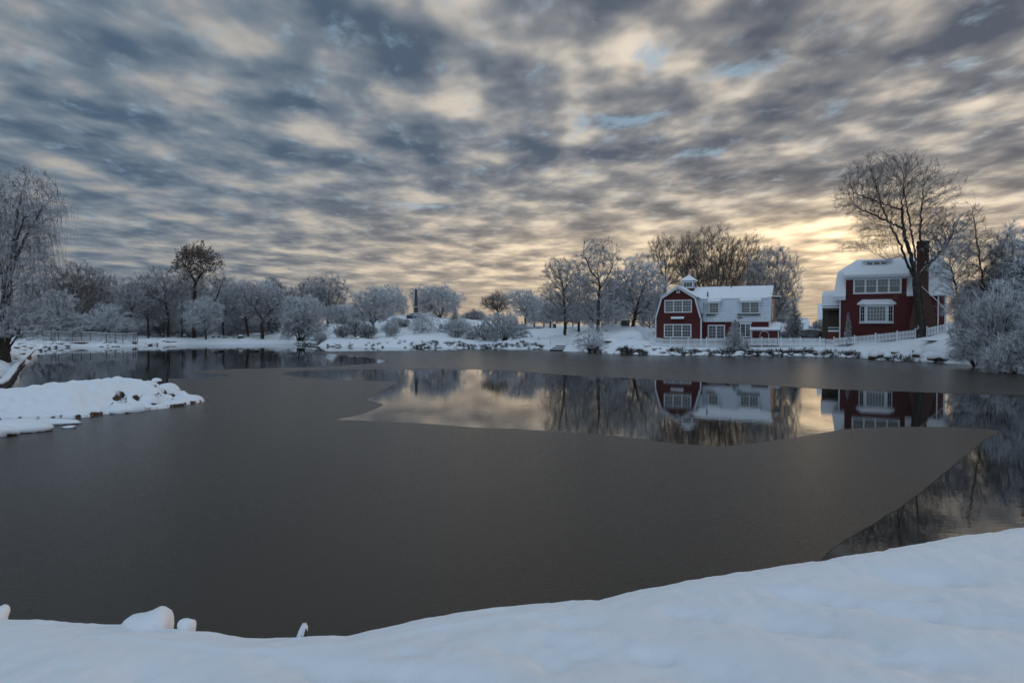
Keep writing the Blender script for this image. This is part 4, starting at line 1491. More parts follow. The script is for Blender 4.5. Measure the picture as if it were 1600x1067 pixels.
def window(parent, x0, x1, z0, z1, y, cols=1, px=3, pz=2, sash=True, fr=.09, blind=0.0, name='window', sill=False, rail=.05, mun=.022):
    """frame proud of the wall at y, glass set behind it"""
    m = MB()
    yo = y - .06
    m.box(x0, x1, yo, y + .05, z1 - fr, z1)
    m.box(x0, x1, yo, y + .05, z0, z0 + fr)
    m.box(x0, x0 + fr, yo, y + .05, z0 + fr, z1 - fr)
    m.box(x1 - fr, x1, yo, y + .05, z0 + fr, z1 - fr)
    if sill:
        m.box(x0 - .06, x1 + .06, yo - .06, yo - .002, z0 - .04, z0 + .05)
    ix0, ix1, iz0, iz1 = x0 + fr, x1 - fr, z0 + fr, z1 - fr
    cw = (ix1 - ix0 - (cols - 1) * fr) / cols
    zm = (iz0 + iz1) / 2
    for c in range(cols):
        a = ix0 + c * (cw + fr)
        b = a + cw
        if c:
            m.box(a - fr, a, yo, y + .05, iz0, iz1)
        if sash:
            m.box(a, b, y - .045, y - .012, zm - rail / 2, zm + rail / 2)
        for i in range(1, px):
            t = a + (b - a) * i / px
            m.box(t - mun / 2, t + mun / 2, y - .034, y - .012, (zm + rail / 2) if sash == 'top' else iz0, iz1)
        rows = [(iz0, zm - rail / 2), (zm + rail / 2, iz1)] if sash else [(iz0, iz1)]
        if sash == 'top':
            rows = rows[1:]
        for za, zb in rows:
            for i in range(1, pz):
                t = za + (zb - za) * i / pz
                m.box(a, b, y - .031, y - .012, t - mun / 2, t + mun / 2)
    o = m.build(name, M['white_paint'], parent)
    MB().box(ix0 - .01, ix1 + .01, y - .010, y - .003, iz0 - .01, iz1 + .01).build('pane', M['glass'], o)
    return o


h1 = House('red_house', 1024, 97, 25, 2.0, 'front red barn-like house with a gambrel gable and small rooftop cupola')
r1 = h1.root
X = h1.x
zk = h1.z(1060, 465, 0)
xl, xr = 0.0, X(1096)
zpk = h1.z(1060, 448)
ze = h1.z(1024, 496)
xp = X(1060.5)
xk0, xk1 = X(1033), X(1087)
zk = (h1.z(1033, 465.5) + h1.z(1087, 465.5)) / 2
ze = (h1.z(1024.5, 496) + h1.z(1096, 497)) / 2
xp = (xk0 + xk1) / 2
DEP = 9.5
wall = MB().prism([(0, -.8), (xr, -.8), (xr, ze), (xk1, zk), (xp, zpk), (xk0, zk), (0, ze)], 0, DEP)
wall.build('gable_wall', M['red'], r1)
rf = MB()
for (a, b) in (((xp, zpk), (xk0, zk)), ((xk0, zk), (0, ze))):
    slab(rf, [(a[0], -.25, a[1]), (a[0], DEP + .25, a[1]), (b[0], DEP + .25, b[1]), (b[0], -.25, b[1])][::-1], .14)
for (a, b) in (((xp, zpk), (xk1, zk)), ((xk1, zk), (xr, ze))):
    slab(rf, [(a[0], -.25, a[1]), (a[0], DEP + .25, a[1]), (b[0], DEP + .25, b[1]), (b[0], -.25, b[1])], .14)
gr = rf.build('roof', M['shingle'], r1)
sn = MB()
e_ = .16
slab(sn, [(xp, -.3, zpk + e_), (xp, DEP + .3, zpk + e_), (xk0 - .12, DEP + .3, zk + e_ - .02), (xk0 - .12, -.3, zk + e_ - .02)][::-1], .12)
slab(sn, [(xp, -.3, zpk + e_), (xp, DEP + .3, zpk + e_), (xk1 + .25, DEP + .3, zk + e_ - .06), (xk1 + .25, -.3, zk + e_ - .06)], .12)
sn.build('roof_snow', M['roof_snow'], r1, bevel=.03)
# white rake boards following the gambrel
rk = MB()
pts = [(0, ze), (xk0, zk), (xp, zpk), (xk1, zk), (xr, ze)]
for a, b in zip(pts[:-1], pts[1:]):
    d = Vector((b[0] - a[0], 0, b[1] - a[1])).normalized()
    nrm = Vector((d.z, 0, -d.x)) * .20
    rk.add([(a[0], -.30, a[1]), (b[0], -.30, b[1]), (b[0] + nrm.x, -.30, b[1] + nrm.z), (a[0] + nrm.x, -.30, a[1] + nrm.z),
            (a[0], -.255, a[1]), (b[0], -.255, b[1]), (b[0] + nrm.x, -.255, b[1] + nrm.z), (a[0] + nrm.x, -.255, a[1] + nrm.z)],
           [(0, 3, 2, 1), (4, 5, 6, 7), (0, 1, 5, 4), (1, 2, 6, 5), (2, 3, 7, 6), (3, 0, 4, 7)])
rk.box(-.03, .14, -.05, -.004, -.8, ze - .02)
rk.box(xr - .14, xr + .04, -.05, -.004, -.8, ze - .02)
rk.box(xr + .004, xr + .05, -.0, .14, -.8, ze - .02)
rk.build('trim', M['white_paint'], r1)


def win_px(h, parent, px0, px1, py0, py1, off, **kw):
    xa, xb = h.x(px0, off), h.x(px1, off)
    pm = (px0 + px1) / 2
    return window(parent, xa, xb, h.z(pm, py1, off), h.z(pm, py0, off), off, **kw)


win_px(h1, r1, 1038, 1081, 468.5, 488.6, 0, cols=3, px=3, pz=2, fr=.15)
win_px(h1, r1, 1037.5, 1080.5, 506.3, 527.5, 0, cols=3, px=3, pz=2, fr=.15)
win_px(h1, r1, 1056.8, 1062.2, 451, 458, 0, cols=1, px=1, pz=1, sash=False, fr=.10)
aw = MB()
xa, xb = X(1049), X(1069)
za = h1.z(1059, 497)
aw.prism_x([(-.02, za - .12), (-.42, za - .18), (-.42, za - .10), (-.02, za + .12)], xa, xb)
aw.build('lamp_shelf', M['metal'], r1)
MB().prism_x([(-.03, za + .125), (-.43, za - .095), (-.43, za - .02), (-.03, za + .20)], xa, xb).build('shelf_snow', M['roof_snow'], r1)

# main wing
O1 = 1.3
xm0, xm1 = xr, h1.x(1203, O1)
z_e = h1.z(1150, 501, O1)
z_k = h1.z(1150, 468, O1 + 1.1)
z_r = h1.z(1150, 449, O1 + 4.2)
yk, yr, yk2, yb = O1 + 1.1, O1 + 4.2, O1 + 7.3, O1 + 8.4
prof = [(O1, -.8), (yb, -.8), (yb, z_e), (yk2, z_k), (yr, z_r), (yk, z_k), (O1, z_e)]
MB().prism_x([(O1, -.8), (yb, -.8), (yb, z_e), (O1, z_e)], xm0 - .5, xm1 - .01).build('main_wall', M['red'], r1)
en = MB().prism_x(prof, xm1 - .3, xm1)
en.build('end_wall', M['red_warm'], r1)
rf = MB()
xo = xm1 + .12
slab(rf, [(xm0 - .8, O1 - .12, z_e), (xo, O1 - .12, z_e), (xo, yk, z_k), (xm0 - .8, yk, z_k)], .10)
slab(rf, [(xm0 - .8, yk2, z_k), (xo, yk2, z_k), (xo, yb + .12, z_e), (xm0 - .8, yb + .12, z_e)], .10)
rf.build('roof', M['shingle'], r1)
rf = MB()
slab(rf, [(xp + .4, yk - .1, z_k + .02), (xo, yk - .1, z_k + .02), (xo, yr, z_r), (xp + .4, yr, z_r)], .20)
slab(rf, [(xp + .4, yr, z_r), (xo, yr, z_r), (xo, yk2, z_k), (xp + .4, yk2, z_k)], .20)
rf.build('roof_snow', M['roof_snow'], r1, bevel=.03)
tr = MB()
tr.box(xm0 + .05, xo, O1 - .20, O1 - .125, z_e - .16, z_e + .05)
tr.box(xm1 + .004, xm1 + .05, O1 + .0, O1 + .14, -.8, z_e - .17)
tr.box(xm1 - .14, xm1 + .05, O1 - .05, O1 - .004, -.8, z_e - .17)
tr.build('gutter', M['white_paint'], r1)


def dormer(px0, px1, pyt, pyb, cols, back_y, snow_py):
    a, b = h1.x(px0, O1 + .15), h1.x(px1, O1 + .15)
    pm = (px0 + px1) / 2
    y0 = O1 + .15
    zb, zt = h1.z(pm, pyb, y0), h1.z(pm, pyt, y0)
    o = MB().box(a, b, y0, yk + .9, zb, zt).build('dormer', M['shingle'], r1)
    w_ = window(o, a + .02, b - .02, zb, zt, y0 - .012, cols=cols, px=3, pz=2, fr=.13, sill=True)
    slab_m = MB()
    slab(slab_m, [(a - .14, y0 - .22, zt + .02), (b + .14, y0 - .22, zt + .02), (b + .14, yk + 1.0, zt + .62), (a - .14, yk + 1.0, zt + .62)], .17)
    slab_m.build('dormer_snow', M['roof_snow'], o, bevel=.03)
    MB().box(a - .15, b + .15, y0 - .20, y0 - .10, zt - .12, zt + .02).build('trim', M['white_paint'], o)
    return o


dormer(1107, 1124, 472.5, 490, 1, 0, 0)
dormer(1157, 1187, 471.5, 490, 2, 0, 0)
sb = MB()
for px0, px1, py in ((1104, 1118, 491), (1152, 1188, 491), (1152, 1160, 496)):
    a, b = h1.x(px0, O1), h1.x(px1, O1)
    zq = h1.z(1150, py, O1)
    sb.box(a, b, O1 - .28, O1 + .35, zq - .05, zq + .05)
sb.build('snow_guard', M['black'], r1)
# side dormer on the right slope of the gable wing, seen edge-on
sd_ = MB().box(xr - 1.2, xr + .02, .55, 1.75, h1.z(1096, 490, .6), h1.z(1096, 470, .6)).build('side_dormer', M['shingle'], r1)
mm = MB()
zz0, zz1 = h1.z(1096, 489, .6), h1.z(1096, 470.5, .6)
mm.box(xr + .03, xr + .09, .55, .68, zz0, zz1)
mm.box(xr + .03, xr + .09, 1.12, 1.20, zz0, zz1)
mm.box(xr + .03, xr + .09, 1.62, 1.75, zz0, zz1)
mm.box(xr + .03, xr + .09, .68, 1.62, zz1 - .12, zz1 - .002)
mm.box(xr + .03, xr + .09, .68, 1.62, zz0 + .002, zz0 + .12)
wi = mm.build('window', M['white_paint'], sd_)
MB().box(xr + .024, xr + .04, .68, 1.62, zz0 + .12, zz1 - .12).build('pane', M['glass'], wi)
# french doors and window of the main wing
win_px(h1, r1, 1106, 1133, 507.5, 530, O1, cols=2, px=2, pz=4, sash=False, fr=.15, name='french_door')
win_px(h1, r1, 1156.5, 1173.5, 505.5, 527, O1, cols=2, px=2, pz=4, sash=False, fr=.13)
a, b = h1.x(1155, O1), h1.x(1175, O1)
zq = h1.z(1165, 504.6, O1)
MB().box(a, b, O1 - .16, O1 - .01, zq - .06, zq + .10).build('window_hood', M['roof_snow'], r1)
# end wall fittings: tall window, beam under the gable peak
m = MB()
y0, y1 = O1 + 3.2, O1 + 4.0
m.box(xm1 + .01, xm1 + .06, y0, y1, z_e + .25, z_e + 2.3)
wi = m.build('window', M['white_paint'], r1)
MB().box(xm1 + .062, xm1 + .07, y0 + .14, y1 - .14, z_e + .40, z_e + 2.15).build('pane', M['glass'], wi)
MB().box(xm1 - .4, xm1 + 1.3, O1 + 1.0, O1 + 1.5, z_k + .05, z_k + .28).build('gable_hood', M['black'], r1)
MB().box(xm1 + .2, xm1 + 1.32, O1 + .98, O1 + 1.52, z_k + .283, z_k + .42).build('hood_snow', M['roof_snow'], r1, bevel=.03)
# vent pipes
MB().bar((h1.x(1105, yk), yk + .3, z_k + .1), (h1.x(1105, yk), yk + .3, z_k + 1.15), .09, 8).bar((h1.x(1143.5, yr), yr - .6, z_r - .3), (h1.x(1143.5, yr), yr - .6, z_r + .45), .05, 8).build('vent_pipe', M['black'], r1)
# cupola over the ridge
yc = yr - .2
ca, cb_ = h1.x(1065.5, yc - 1), h1.x(1084, yc - 1)
zc0, zc1 = h1.z(1075, 451, yc - 1), h1.z(1075, 439, yc - 1)
cw_ = cb_ - ca
cu = MB().box(ca, cb_, yc - 1, yc - 1 + cw_, zpk - .9, zc1).build('cupola', M['red'], r1)
window(cu, ca + .06, cb_ - .06, zc0 + .06, zc1 - .06, yc - 1 - .012, cols=1, px=3, pz=1, sash=False, fr=.17)
m = MB()
m.box(cb_ + .01, cb_ + .05, yc - .9, yc - 1.1 + cw_, zc0 + .06, zc1 - .06)
sw = m.build('window', M['white_paint'], cu)
MB().box(cb_ + .052, cb_ + .06, yc - .75, yc - 1.25 + cw_, zc0 + .2, zc1 - .2).build('pane', M['glass'], sw)
m = MB()
ov = .22
cz2 = h1.z(1077, 429.5, yc)
base = [(ca - ov, yc - 1 - ov, zc1 + .02), (cb_ + ov, yc - 1 - ov, zc1 + .02), (cb_ + ov, yc - 1 + cw_ + ov, zc1 + .02), (ca - ov, yc - 1 + cw_ + ov, zc1 + .02)]
top_ = ((ca + cb_) / 2, yc - 1 + cw_ / 2, cz2)
up_ = [(x_, y_, z_ + .14) for x_, y_, z_ in base]
m.add(base + up_ + [top_], [(3, 2, 1, 0), (0, 1, 5, 4), (1, 2, 6, 5), (2, 3, 7, 6), (3, 0, 4, 7), (4, 5, 8), (5, 6, 8), (6, 7, 8), (7, 4, 8)])
m.build('cupola_snow', M['roof_snow'], cu)

# shed in front of the main wing
h3 = House('garden_shed', 1174, 92.6, 25, 1.95, 'low red garden shed with a thick snow roof behind the white fence', 'shed')
rr_ = h3.root
x1s = h3.x(1217)
zs = h3.z(1195, 515)
zr_ = h3.z(1195, 505.5, 1.2)
MB().prism_x([(0, -.5), (2.4, -.5), (2.4, zs), (1.2, zr_), (0, zs)], 0, x1s).build('wall', M['red'], rr_)
m = MB()
slab(m, [(-.2, -.2, zs - .10), (x1s + .2, -.2, zs - .10), (x1s + .2, 1.2, zr_ + .02), (-.2, 1.2, zr_ + .02)], .16)
slab(m, [(-.2, 1.2, zr_ + .02), (x1s + .2, 1.2, zr_ + .02), (x1s + .2, 2.6, zs - .10), (-.2, 2.6, zs - .10)], .16)
m.build('roof_snow', M['roof_snow'], rr_, bevel=.03)
m = MB()
m.box(x1s - .1, x1s + .02, -.03, -.003, -.5, zs - .1)
m.box(-.02, .1, -.03, -.003, -.5, zs - .1)
m.box(.1, x1s - .1, -.03, -.003, zs - .16, zs - .06)
m.build('trim', M['white_paint'], rr_)
m = MB()
ac = h3.x(1195)
for i in range(14):
    a0, a1 = math.pi * i / 14, math.pi * (i + 1) / 14
    m.bar((ac + math.cos(a0) * .55, -.5, .75 + math.sin(a0) * .5), (ac + math.cos(a1) * .55, -.5, .75 + math.sin(a1) * .5), .035, 6)
m.bar((ac + .55, -.5, -.1), (ac + .55, -.5, .75), .035, 6)
m.bar((ac - .55, -.5, -.1), (ac - .55, -.5, .75), .035, 6)
ho = m.build('garden_arch', M['white_paint'])
ho.location = rr_.location
ho.rotation_euler = rr_.rotation_euler
tag(ho, 'snowy garden hoop leaning before the red shed wall', 'garden arch')

# rear red house
h2 = House('red_house', 1311, 90, 28, 2.35, 'rear dark red house with a big brick chimney and white bay window')
r2 = h2.root
X2 = h2.x
xa, xb = 0, X2(1478)
zeh = h2.z(1316, 463, 0)
zkn = h2.z(1306, 425, 1.2)
zrd = h2.z(1400, 403.5, 4.5)
HD = 9.0
MB().box(0, xb, 0, HD, -.15, zeh).build('wall', M['red'], r2)
MB().box(-.04, xb + .04, -.04, HD, -1.4, -.17).build('foundation', M['stone_dark'], r2)
kl, kr = X2(1306, 1.2), X2(1487, 1.2)
rl, rrr = X2(1338, 4.5), X2(1470, 4.5)
el, er = X2(1301.5, -.35), X2(1490, -.35)
kl2, kr2 = kl + .15, kr - .15
rs_ = MB()
A0, A1, A2, A3 = (el, -.35, zeh), (er, -.35, zeh), (er, HD + .35, zeh), (el, HD + .35, zeh)
B0, B1, B2, B3 = (kl2, 1.2, zkn), (kr2, 1.2, zkn), (kr2, HD - 1.2, zkn), (kl2, HD - 1.2, zkn)
T0, T1 = (rl, HD / 2, zrd), (rrr, HD / 2, zrd)
d0, d1 = X2(1321), X2(1416)
B0, B1 = (kl2, 1.2, zkn), (kr2, 1.2, zkn)
rs_.add([(el, -.35, zeh), (d0, -.35, zeh), (d0, .3, zeh), (d1, .3, zeh), (d1, -.35, zeh), A1, A2, A3,
         B0, (d0, 1.2, zkn), (d1, 1.2, zkn), B1, B2, B3, T0, T1],
        [(0, 1, 9, 8), (1, 2, 9), (2, 3, 10, 9), (3, 4, 10), (4, 5, 11, 10), (5, 6, 12, 11), (6, 7, 13, 12), (7, 0, 8, 13), (8, 9, 10, 11, 15, 14), (11, 12, 15), (12, 13, 14, 15), (13, 8, 14), (7, 6, 5, 4, 3, 2, 1, 0)])
rs_.build('roof_snow', M['roof_snow'], r2)
m = MB()
MB().box(d1, er + .02, -.40, -.352, zeh - .16, zeh + .02).build('cornice', M['white_paint'], r2)
m.box(el - .02, d0, -.40, -.352, zeh - .16, zeh + .02)
m.box(el - .02, X2(1321), -.35, -.02, zeh - .5, zeh - .17)
m.box(el - .02, el + .03, -.35, HD, zeh - .16, zeh + .02)
m.box(0, .16, -.05, -.003, -.15, zeh - .52)
m.build('cornice', M['white_paint'], r2)
# big shed dormer flush with the front
d0, d1 = X2(1321), X2(1416)
zd = h2.z(1370, 431, 0)
dm = MB().box(d0, d1, 0.0, 2.4, zeh - .05, zd).build('dormer', M['red'], r2)
m = MB()
slab(m, [(d0 - .25, -.45, zd), (d1 + .25, -.45, zd), (d1 + .25, 3.0, zd + 1.15), (d0 - .25, 3.0, zd + 1.15)], .20)
m.build('dormer_snow', M['roof_snow'], dm, bevel=.03)
MB().box(d0 - .25, d1 + .25, -.50, -.30, zd - .20, zd - .01).box(d0 - .02, d1 + .02, -.06, -.004, zd - .42, zd - .16).build('trim', M['white_paint'], dm)
win_px(h2, dm, 1332.5, 1408, 434.5, 459, -.012, cols=4, px=3, pz=2, sash='top', fr=.20)
# small attic dormer
yq = 2.9
q0, q1 = X2(1349, yq), X2(1391, yq)
zq0, zq1 = h2.z(1370, 417, yq), h2.z(1370, 408.5, yq)
ad = MB().box(q0, q1, yq, yq + 1.8, zq0 - .4, zq1).build('attic_dormer', M['white_paint'], r2)
for i in range(3):
    wx0 = X2(1353 + i * 11.3, yq)
    wx1 = X2(1362.5 + i * 11.3, yq)
    window(ad, wx0, wx1, zq0 + .02, zq1 - .06, yq - .012, cols=1, px=3, pz=1, sash=False, fr=.06)
m = MB()
slab(m, [(q0 - .2, yq - .3, zq1), (q1 + .2, yq - .3, zq1), (q1 + .2, yq + 2.0, zq1 + .35), (q0 - .2, yq + 2.0, zq1 + .35)], .14)
m.build('dormer_snow', M['roof_snow'], ad, bevel=.03)
# bay window
b0, b1 = X2(1343), X2(1396)
zb0, zb1 = h2.z(1370, 504, -.5), h2.z(1370, 476, -.5)
bw = MB()
i0, i1 = b0 + .75, b1 - .75
bw.add([(b0, 0, zb0), (i0, -.8, zb0), (i1, -.8, zb0), (b1, 0, zb0), (b0, 0, zb1), (i0, -.8, zb1), (i1, -.8, zb1), (b1, 0, zb1)],
       [(0, 1, 5, 4), (1, 2, 6, 5), (2, 3, 7, 6), (0, 3, 2, 1), (4, 5, 6, 7)])
bay = bw.build('bay_window', M['white_paint'], r2)
window(bay, i0 + .04, i1 - .04, zb0 + .1, zb1 - .15, -.815, cols=1, px=6, pz=4, sash=False, fr=.12, mun=.03)
for sgn, (p0, p1) in ((1, ((b0, 0), (i0, -.8))), (-1, ((i1, -.8), (b1, 0)))):
    L_ = math.hypot(p1[0] - p0[0], p1[1] - p0[1])
    wnd = window(bay, .12, L_ - .12, zb0 + .1, zb1 - .15, -.015, cols=1, px=2, pz=2, sash=True, fr=.10)
    wnd.location = (p0[0], p0[1], 0)
    wnd.rotation_euler = (0, 0, math.atan2(p1[1] - p0[1], p1[0] - p0[0]))
m = MB()
zt_ = h2.z(1370, 467.5, -.3)
bb = [(b0 - .3, 0, zb1), (i0 - .25, -1.15, zb1), (i1 + .25, -1.15, zb1), (b1 + .3, 0, zb1)]
m.add(bb + [(x_, y_, zb1 + .22) for x_, y_, _ in bb] + [(b0 + .3, 0, zt_), (b1 - .3, 0, zt_)],
      [(3, 2, 1, 0), (0, 1, 5, 4), (1, 2, 6, 5), (2, 3, 7, 6), (4, 5, 8), (5, 6, 9, 8), (6, 7, 9), (4, 8, 9, 7), (0, 4, 7, 3)])
m.build('roof_snow', M['roof_snow'], bay)
MB().box(b0 - .05, b1 + .05, -.82, 0.0, zb0 - .10, zb0 - .002).build('sill', M['white_paint'], bay)
# cellar window
xa_, xb_ = X2(1357, 0), X2(1372, 0)
MB().box(xa_, xb_, -.08, -.05, -.62, -.25).build('cellar_window', M['glass'], r2)
# wall lamp
lx = X2(1315.5)
lz = h2.z(1315, 467)
MB().box(lx - .2, lx + .2, -.25, -.01, lz - .12, lz + .10).build('wall_lamp', M['white_paint'], r2, bevel=.03)
# chimney: straight stack that widens by sloped shoulders to a broad base
c0, c1 = X2(1431.5, -.7), X2(1450, -.7)
zc_t = h2.z(1440, 380, -.7)
zc_a, zc_b = h2.z(1440, 455, -.7), h2.z(1440, 505, -.7)
w0, w1 = X2(1421, -.7), X2(1464, -.7)
ch = MB().prism([(c0, zc_t), (c0, zc_a), (w0, zc_b), (w0, -1.4), (w1, -1.4), (w1, zc_b), (c1, zc_a), (c1, zc_t)][::-1], -.9, .35)
cho = ch.build('chimney', M['brick'], r2)
MB().box(c0 - .1, c1 + .1, -1.0, .45, zc_t - .55, zc_t - .30).box(c0 - .06, c1 + .06, -.96, .41, zc_t + .003, zc_t + .18).build('chimney_cap', M['brick'], cho)
MB().box(c0 - .05, c1 + .05, -.95, .40, zc_t + .183, zc_t + .30).build('snow_cap', M['roof_snow'], cho, bevel=.04)
# white corner board and slanting gutter pipe right of the dormer
MB().bar((X2(1431, -1.1), -1.0, h2.z(1431, 440, -1)), (X2(1476, -1.1), -1.0, h2.z(1476, 481, -1)), .045, 6).build('slanting_pipe', M['white_paint'], r2)
MB().box(X2(1428.5), X2(1430.5), -.12, -.02, h2.z(1428, 470), zd - .2).build('downpipe', M['white_paint'], r2)
MB().box(xb - .16, xb + .03, -.06, -.003, -.15, zeh - .2).box(xb - .9, xb - .75, -.06, -.003, -.15, zeh - .2).build('trim', M['white_paint'], r2)
m = MB()
m.box(X2(1457), X2(1463), -.07, -.003, .2, 1.9)
m.build('side_door', M['white_paint'], r2)
# left annex with porch
ax0, ax1 = h2.x(1285, 4.0), -.02
zA = h2.z(1295, 478, 4.0)
MB().box(ax0, ax1, 4.0, 8.5, -1.0, zA).build('annex_wall', M['tan'], r2)
m = MB()
zA2 = h2.z(1290, 454.5, 5.5)
m.prism_x([(3.8, zA), (8.7, zA), (8.3, zA + 1.4), (6.6, zA2), (4.2, zA + 1.5)], ax0 - .1, ax1 - .15)
m.build('annex_snow', M['roof_snow'], r2, bevel=.03)
MB().box(h2.x(1284, 2.6), ax1 - .1, 2.3, 3.8, zA - .35, zA - .12).build('porch_roof', M['roof_snow'], r2, bevel=.03)
MB().box(h2.x(1284, 2.6) + .05, ax1 - .12, 2.35, 3.99, zA - .62, zA - .353).build('porch_beam', M['tan'], r2)
MB().box(h2.x(1291, 2.5), h2.x(1292.6, 2.5), 2.4, 2.55, -1.0, zA - .625).build('porch_post', M['stone_dark'], r2)
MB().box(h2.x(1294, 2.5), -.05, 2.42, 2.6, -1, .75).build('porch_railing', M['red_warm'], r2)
MB().box(h2.x(1294, 2.5), -.05, 2.4, 2.62, .75, 1.0).box(h2.x(1294, 2.5), -.05, 2.4, 2.62, 1.25, 1.36).build('porch_rail_snow', M['roof_snow'], r2)

# neighbour roofs in the gap between the houses
hb = House('distant_house', 1206, 125, 12, 2.3, 'plain house behind the shed of which only the snow roof shows', 'house')
x1 = hb.x(1268)
z0_, z1_ = hb.z(1235, 519), hb.z(1235, 496, 4)
MB().box(0, x1, 0, 8, -1, z0_).build('wall', M['white_paint'], hb.root)
MB().prism_x([(-.3, z0_ - .1), (8.3, z0_ - .1), (8.3, z0_ + .1), (4, z1_), (-.3, z0_ + .1)], -.2, x1 + .2).build('roof_snow', M['roof_snow'], hb.root, bevel=.04)
hb = House('distant_house', 1279, 110, 25, 2.3, 'sliver of a house behind the porch of the rear red house, roof white', 'house')
x1 = hb.x(1292)
z0_, z1_ = hb.z(1285, 500), hb.z(1285, 474, 3)
MB().box(0, x1, 0, 6, -1, z0_).build('wall', M['tan'], hb.root)
MB().prism_x([(-.3, z0_), (6.3, z0_), (5.5, z1_ - .4), (3, z1_), (1.2, z1_ - .3)], -.2, x1 + .2).build('roof_snow', M['roof_snow'], hb.root, bevel=.04)


# ------------------------------------------------------------------ white picket fence along the far bank
def fence_run(pts, label, h=1.05, rake=False):
    """pts: (px, bottom py, D)"""
    P = [W(px, py, D) for px, py, D in pts]
    root = empty('picket_fence', tuple(P[0]), 0, label, 'fence', 'runs of white picket fence along the far bank')
    L = [0.0]
    for a, b in zip(P[:-1], P[1:]):
        L.append(L[-1] + math.hypot(b.x - a.x, b.y - a.y))

    def at(l):
        for i in range(len(P) - 1):
            if l <= L[i + 1] or i == len(P) - 2:
                t = (l - L[i]) / (L[i + 1] - L[i])
                d = (P[i + 1] - P[i]).normalized()
                return P[i].lerp(P[i + 1], t) - P[0], d
    pk, post, rail = MB(), None, MB()
    l = 0.0
    npost = 0
    while l < L[-1]:
        p, d = at(l)
        d = Vector((d.x, d.y, 0)).normalized()
        n = Vector((d.y, -d.x, 0))
        wd, th = .046, .011
        z0, z1 = p.z + .05, p.z + h
        q = [p - d * wd + n * th, p + d * wd + n * th, p + d * wd - n * th, p - d * wd - n * th]
        vs = [(v.x, v.y, z0) for v in q] + [(v.x, v.y, z1 - .07) for v in q] + [((p + n * th).x, (p + n * th).y, z1), ((p - n * th).x, (p - n * th).y, z1)]
        pk.add(vs, [(3, 2, 1, 0), (0, 1, 5, 8, 4), (2, 3, 7, 9, 6), (1, 2, 6, 9, 8, 5), (3, 0, 4, 8, 9, 7)])
        l += .155
    l = 0.0
    while l <= L[-1] + 1.2:
        p, d = at(min(l, L[-1]))
        d = Vector((d.x, d.y, 0)).normalized()
        n = Vector((-d.y, d.x, 0))
        c = p + n * .085
        m = MB().box(-.06, .06, -.06, .06, -.5, h + .08)
        m.box(-.075, .075, -.075, .075, h + .082, h + .15)
        o = m.build('post', M['fence_white'], root)
        o.location = c
        o.rotation_euler = (0, 0, math.atan2(d.y, d.x))
        npost += 1
        l += 2.4
    for i in range(len(P) - 1):
        a, b = P[i] - P[0], P[i + 1] - P[0]
        d = (b - a).normalized()
        n = Vector((-d.y, d.x, 0)).normalized()
        for zr, tk in ((.25, .07), (h - .25, .07)):
            q = [a + n * .013, b + n * .013, b + n * .05, a + n * .05]
            vs = [(v.x, v.y, v.z + zr) for v in q] + [(v.x, v.y, v.z + zr + tk) for v in q]
            rail.add(vs, [(3, 2, 1, 0), (4, 5, 6, 7), (0, 1, 5, 4), (1, 2, 6, 5), (2, 3, 7, 6), (3, 0, 4, 7)])
    pk.build('pickets', M['fence_white'], root)
    rail.build('rail', M['fence_white'], root)
    return root


fence_run([(992, 517, 105), (1003, 523, 101.5), (1013, 531, 98), (1023, 538.5, 95)], 'picket fence run sloping down the knoll to the corner of the front red house')
fence_run([(1023.3, 538.8, 94.9), (1036, 540.8, 93.8), (1060, 541.2, 93.3), (1100, 541.2, 92.8), (1150, 541, 92.2), (1200, 540.6, 91.5), (1250, 540.6, 90.5), (1290, 541.2, 89.4)],
          'long level picket fence run before the front red house and the shed', 1.1)
fence_run([(1303, 540.5, 88.8), (1340, 537.5, 87.8), (1375, 534, 86.3), (1400, 531.5, 85.3), (1430, 528, 84)], 'picket fence run rising past the bay window to the great bare tree', 1.05)
fence_run([(1448, 526, 83), (1465, 522.5, 82.5), (1480, 519, 82), (1500, 514.5, 82)], 'short picket fence run climbing the bank right of the great bare tree', 1.1)
# gate between the two long runs
p0, p1 = W(1290.5, 543, 89.3), W(1302.5, 542.3, 88.8)
g = empty('garden_gate', tuple(p0), math.atan2(p1.y - p0.y, p1.x - p0.x), 'white picket gate with a diagonal brace at the head of the water steps', 'gate')
gw = math.hypot(p1.x - p0.x, p1.y - p0.y)
m = MB()
for i in range(7):
    x_ = .06 + i * (gw - .12) / 6
    m.box(x_ - .03, x_ + .03, -.02, .0, 0.05, 1.15)
m.build('pickets', M['fence_white'], g)
MB().box(0, gw, .002, .05, .2, .28).box(0, gw, .002, .05, .85, .93).bar((.05, .07, .28), (gw - .05, .07, .85), .035, 4).build('brace', M['fence_white'], g)

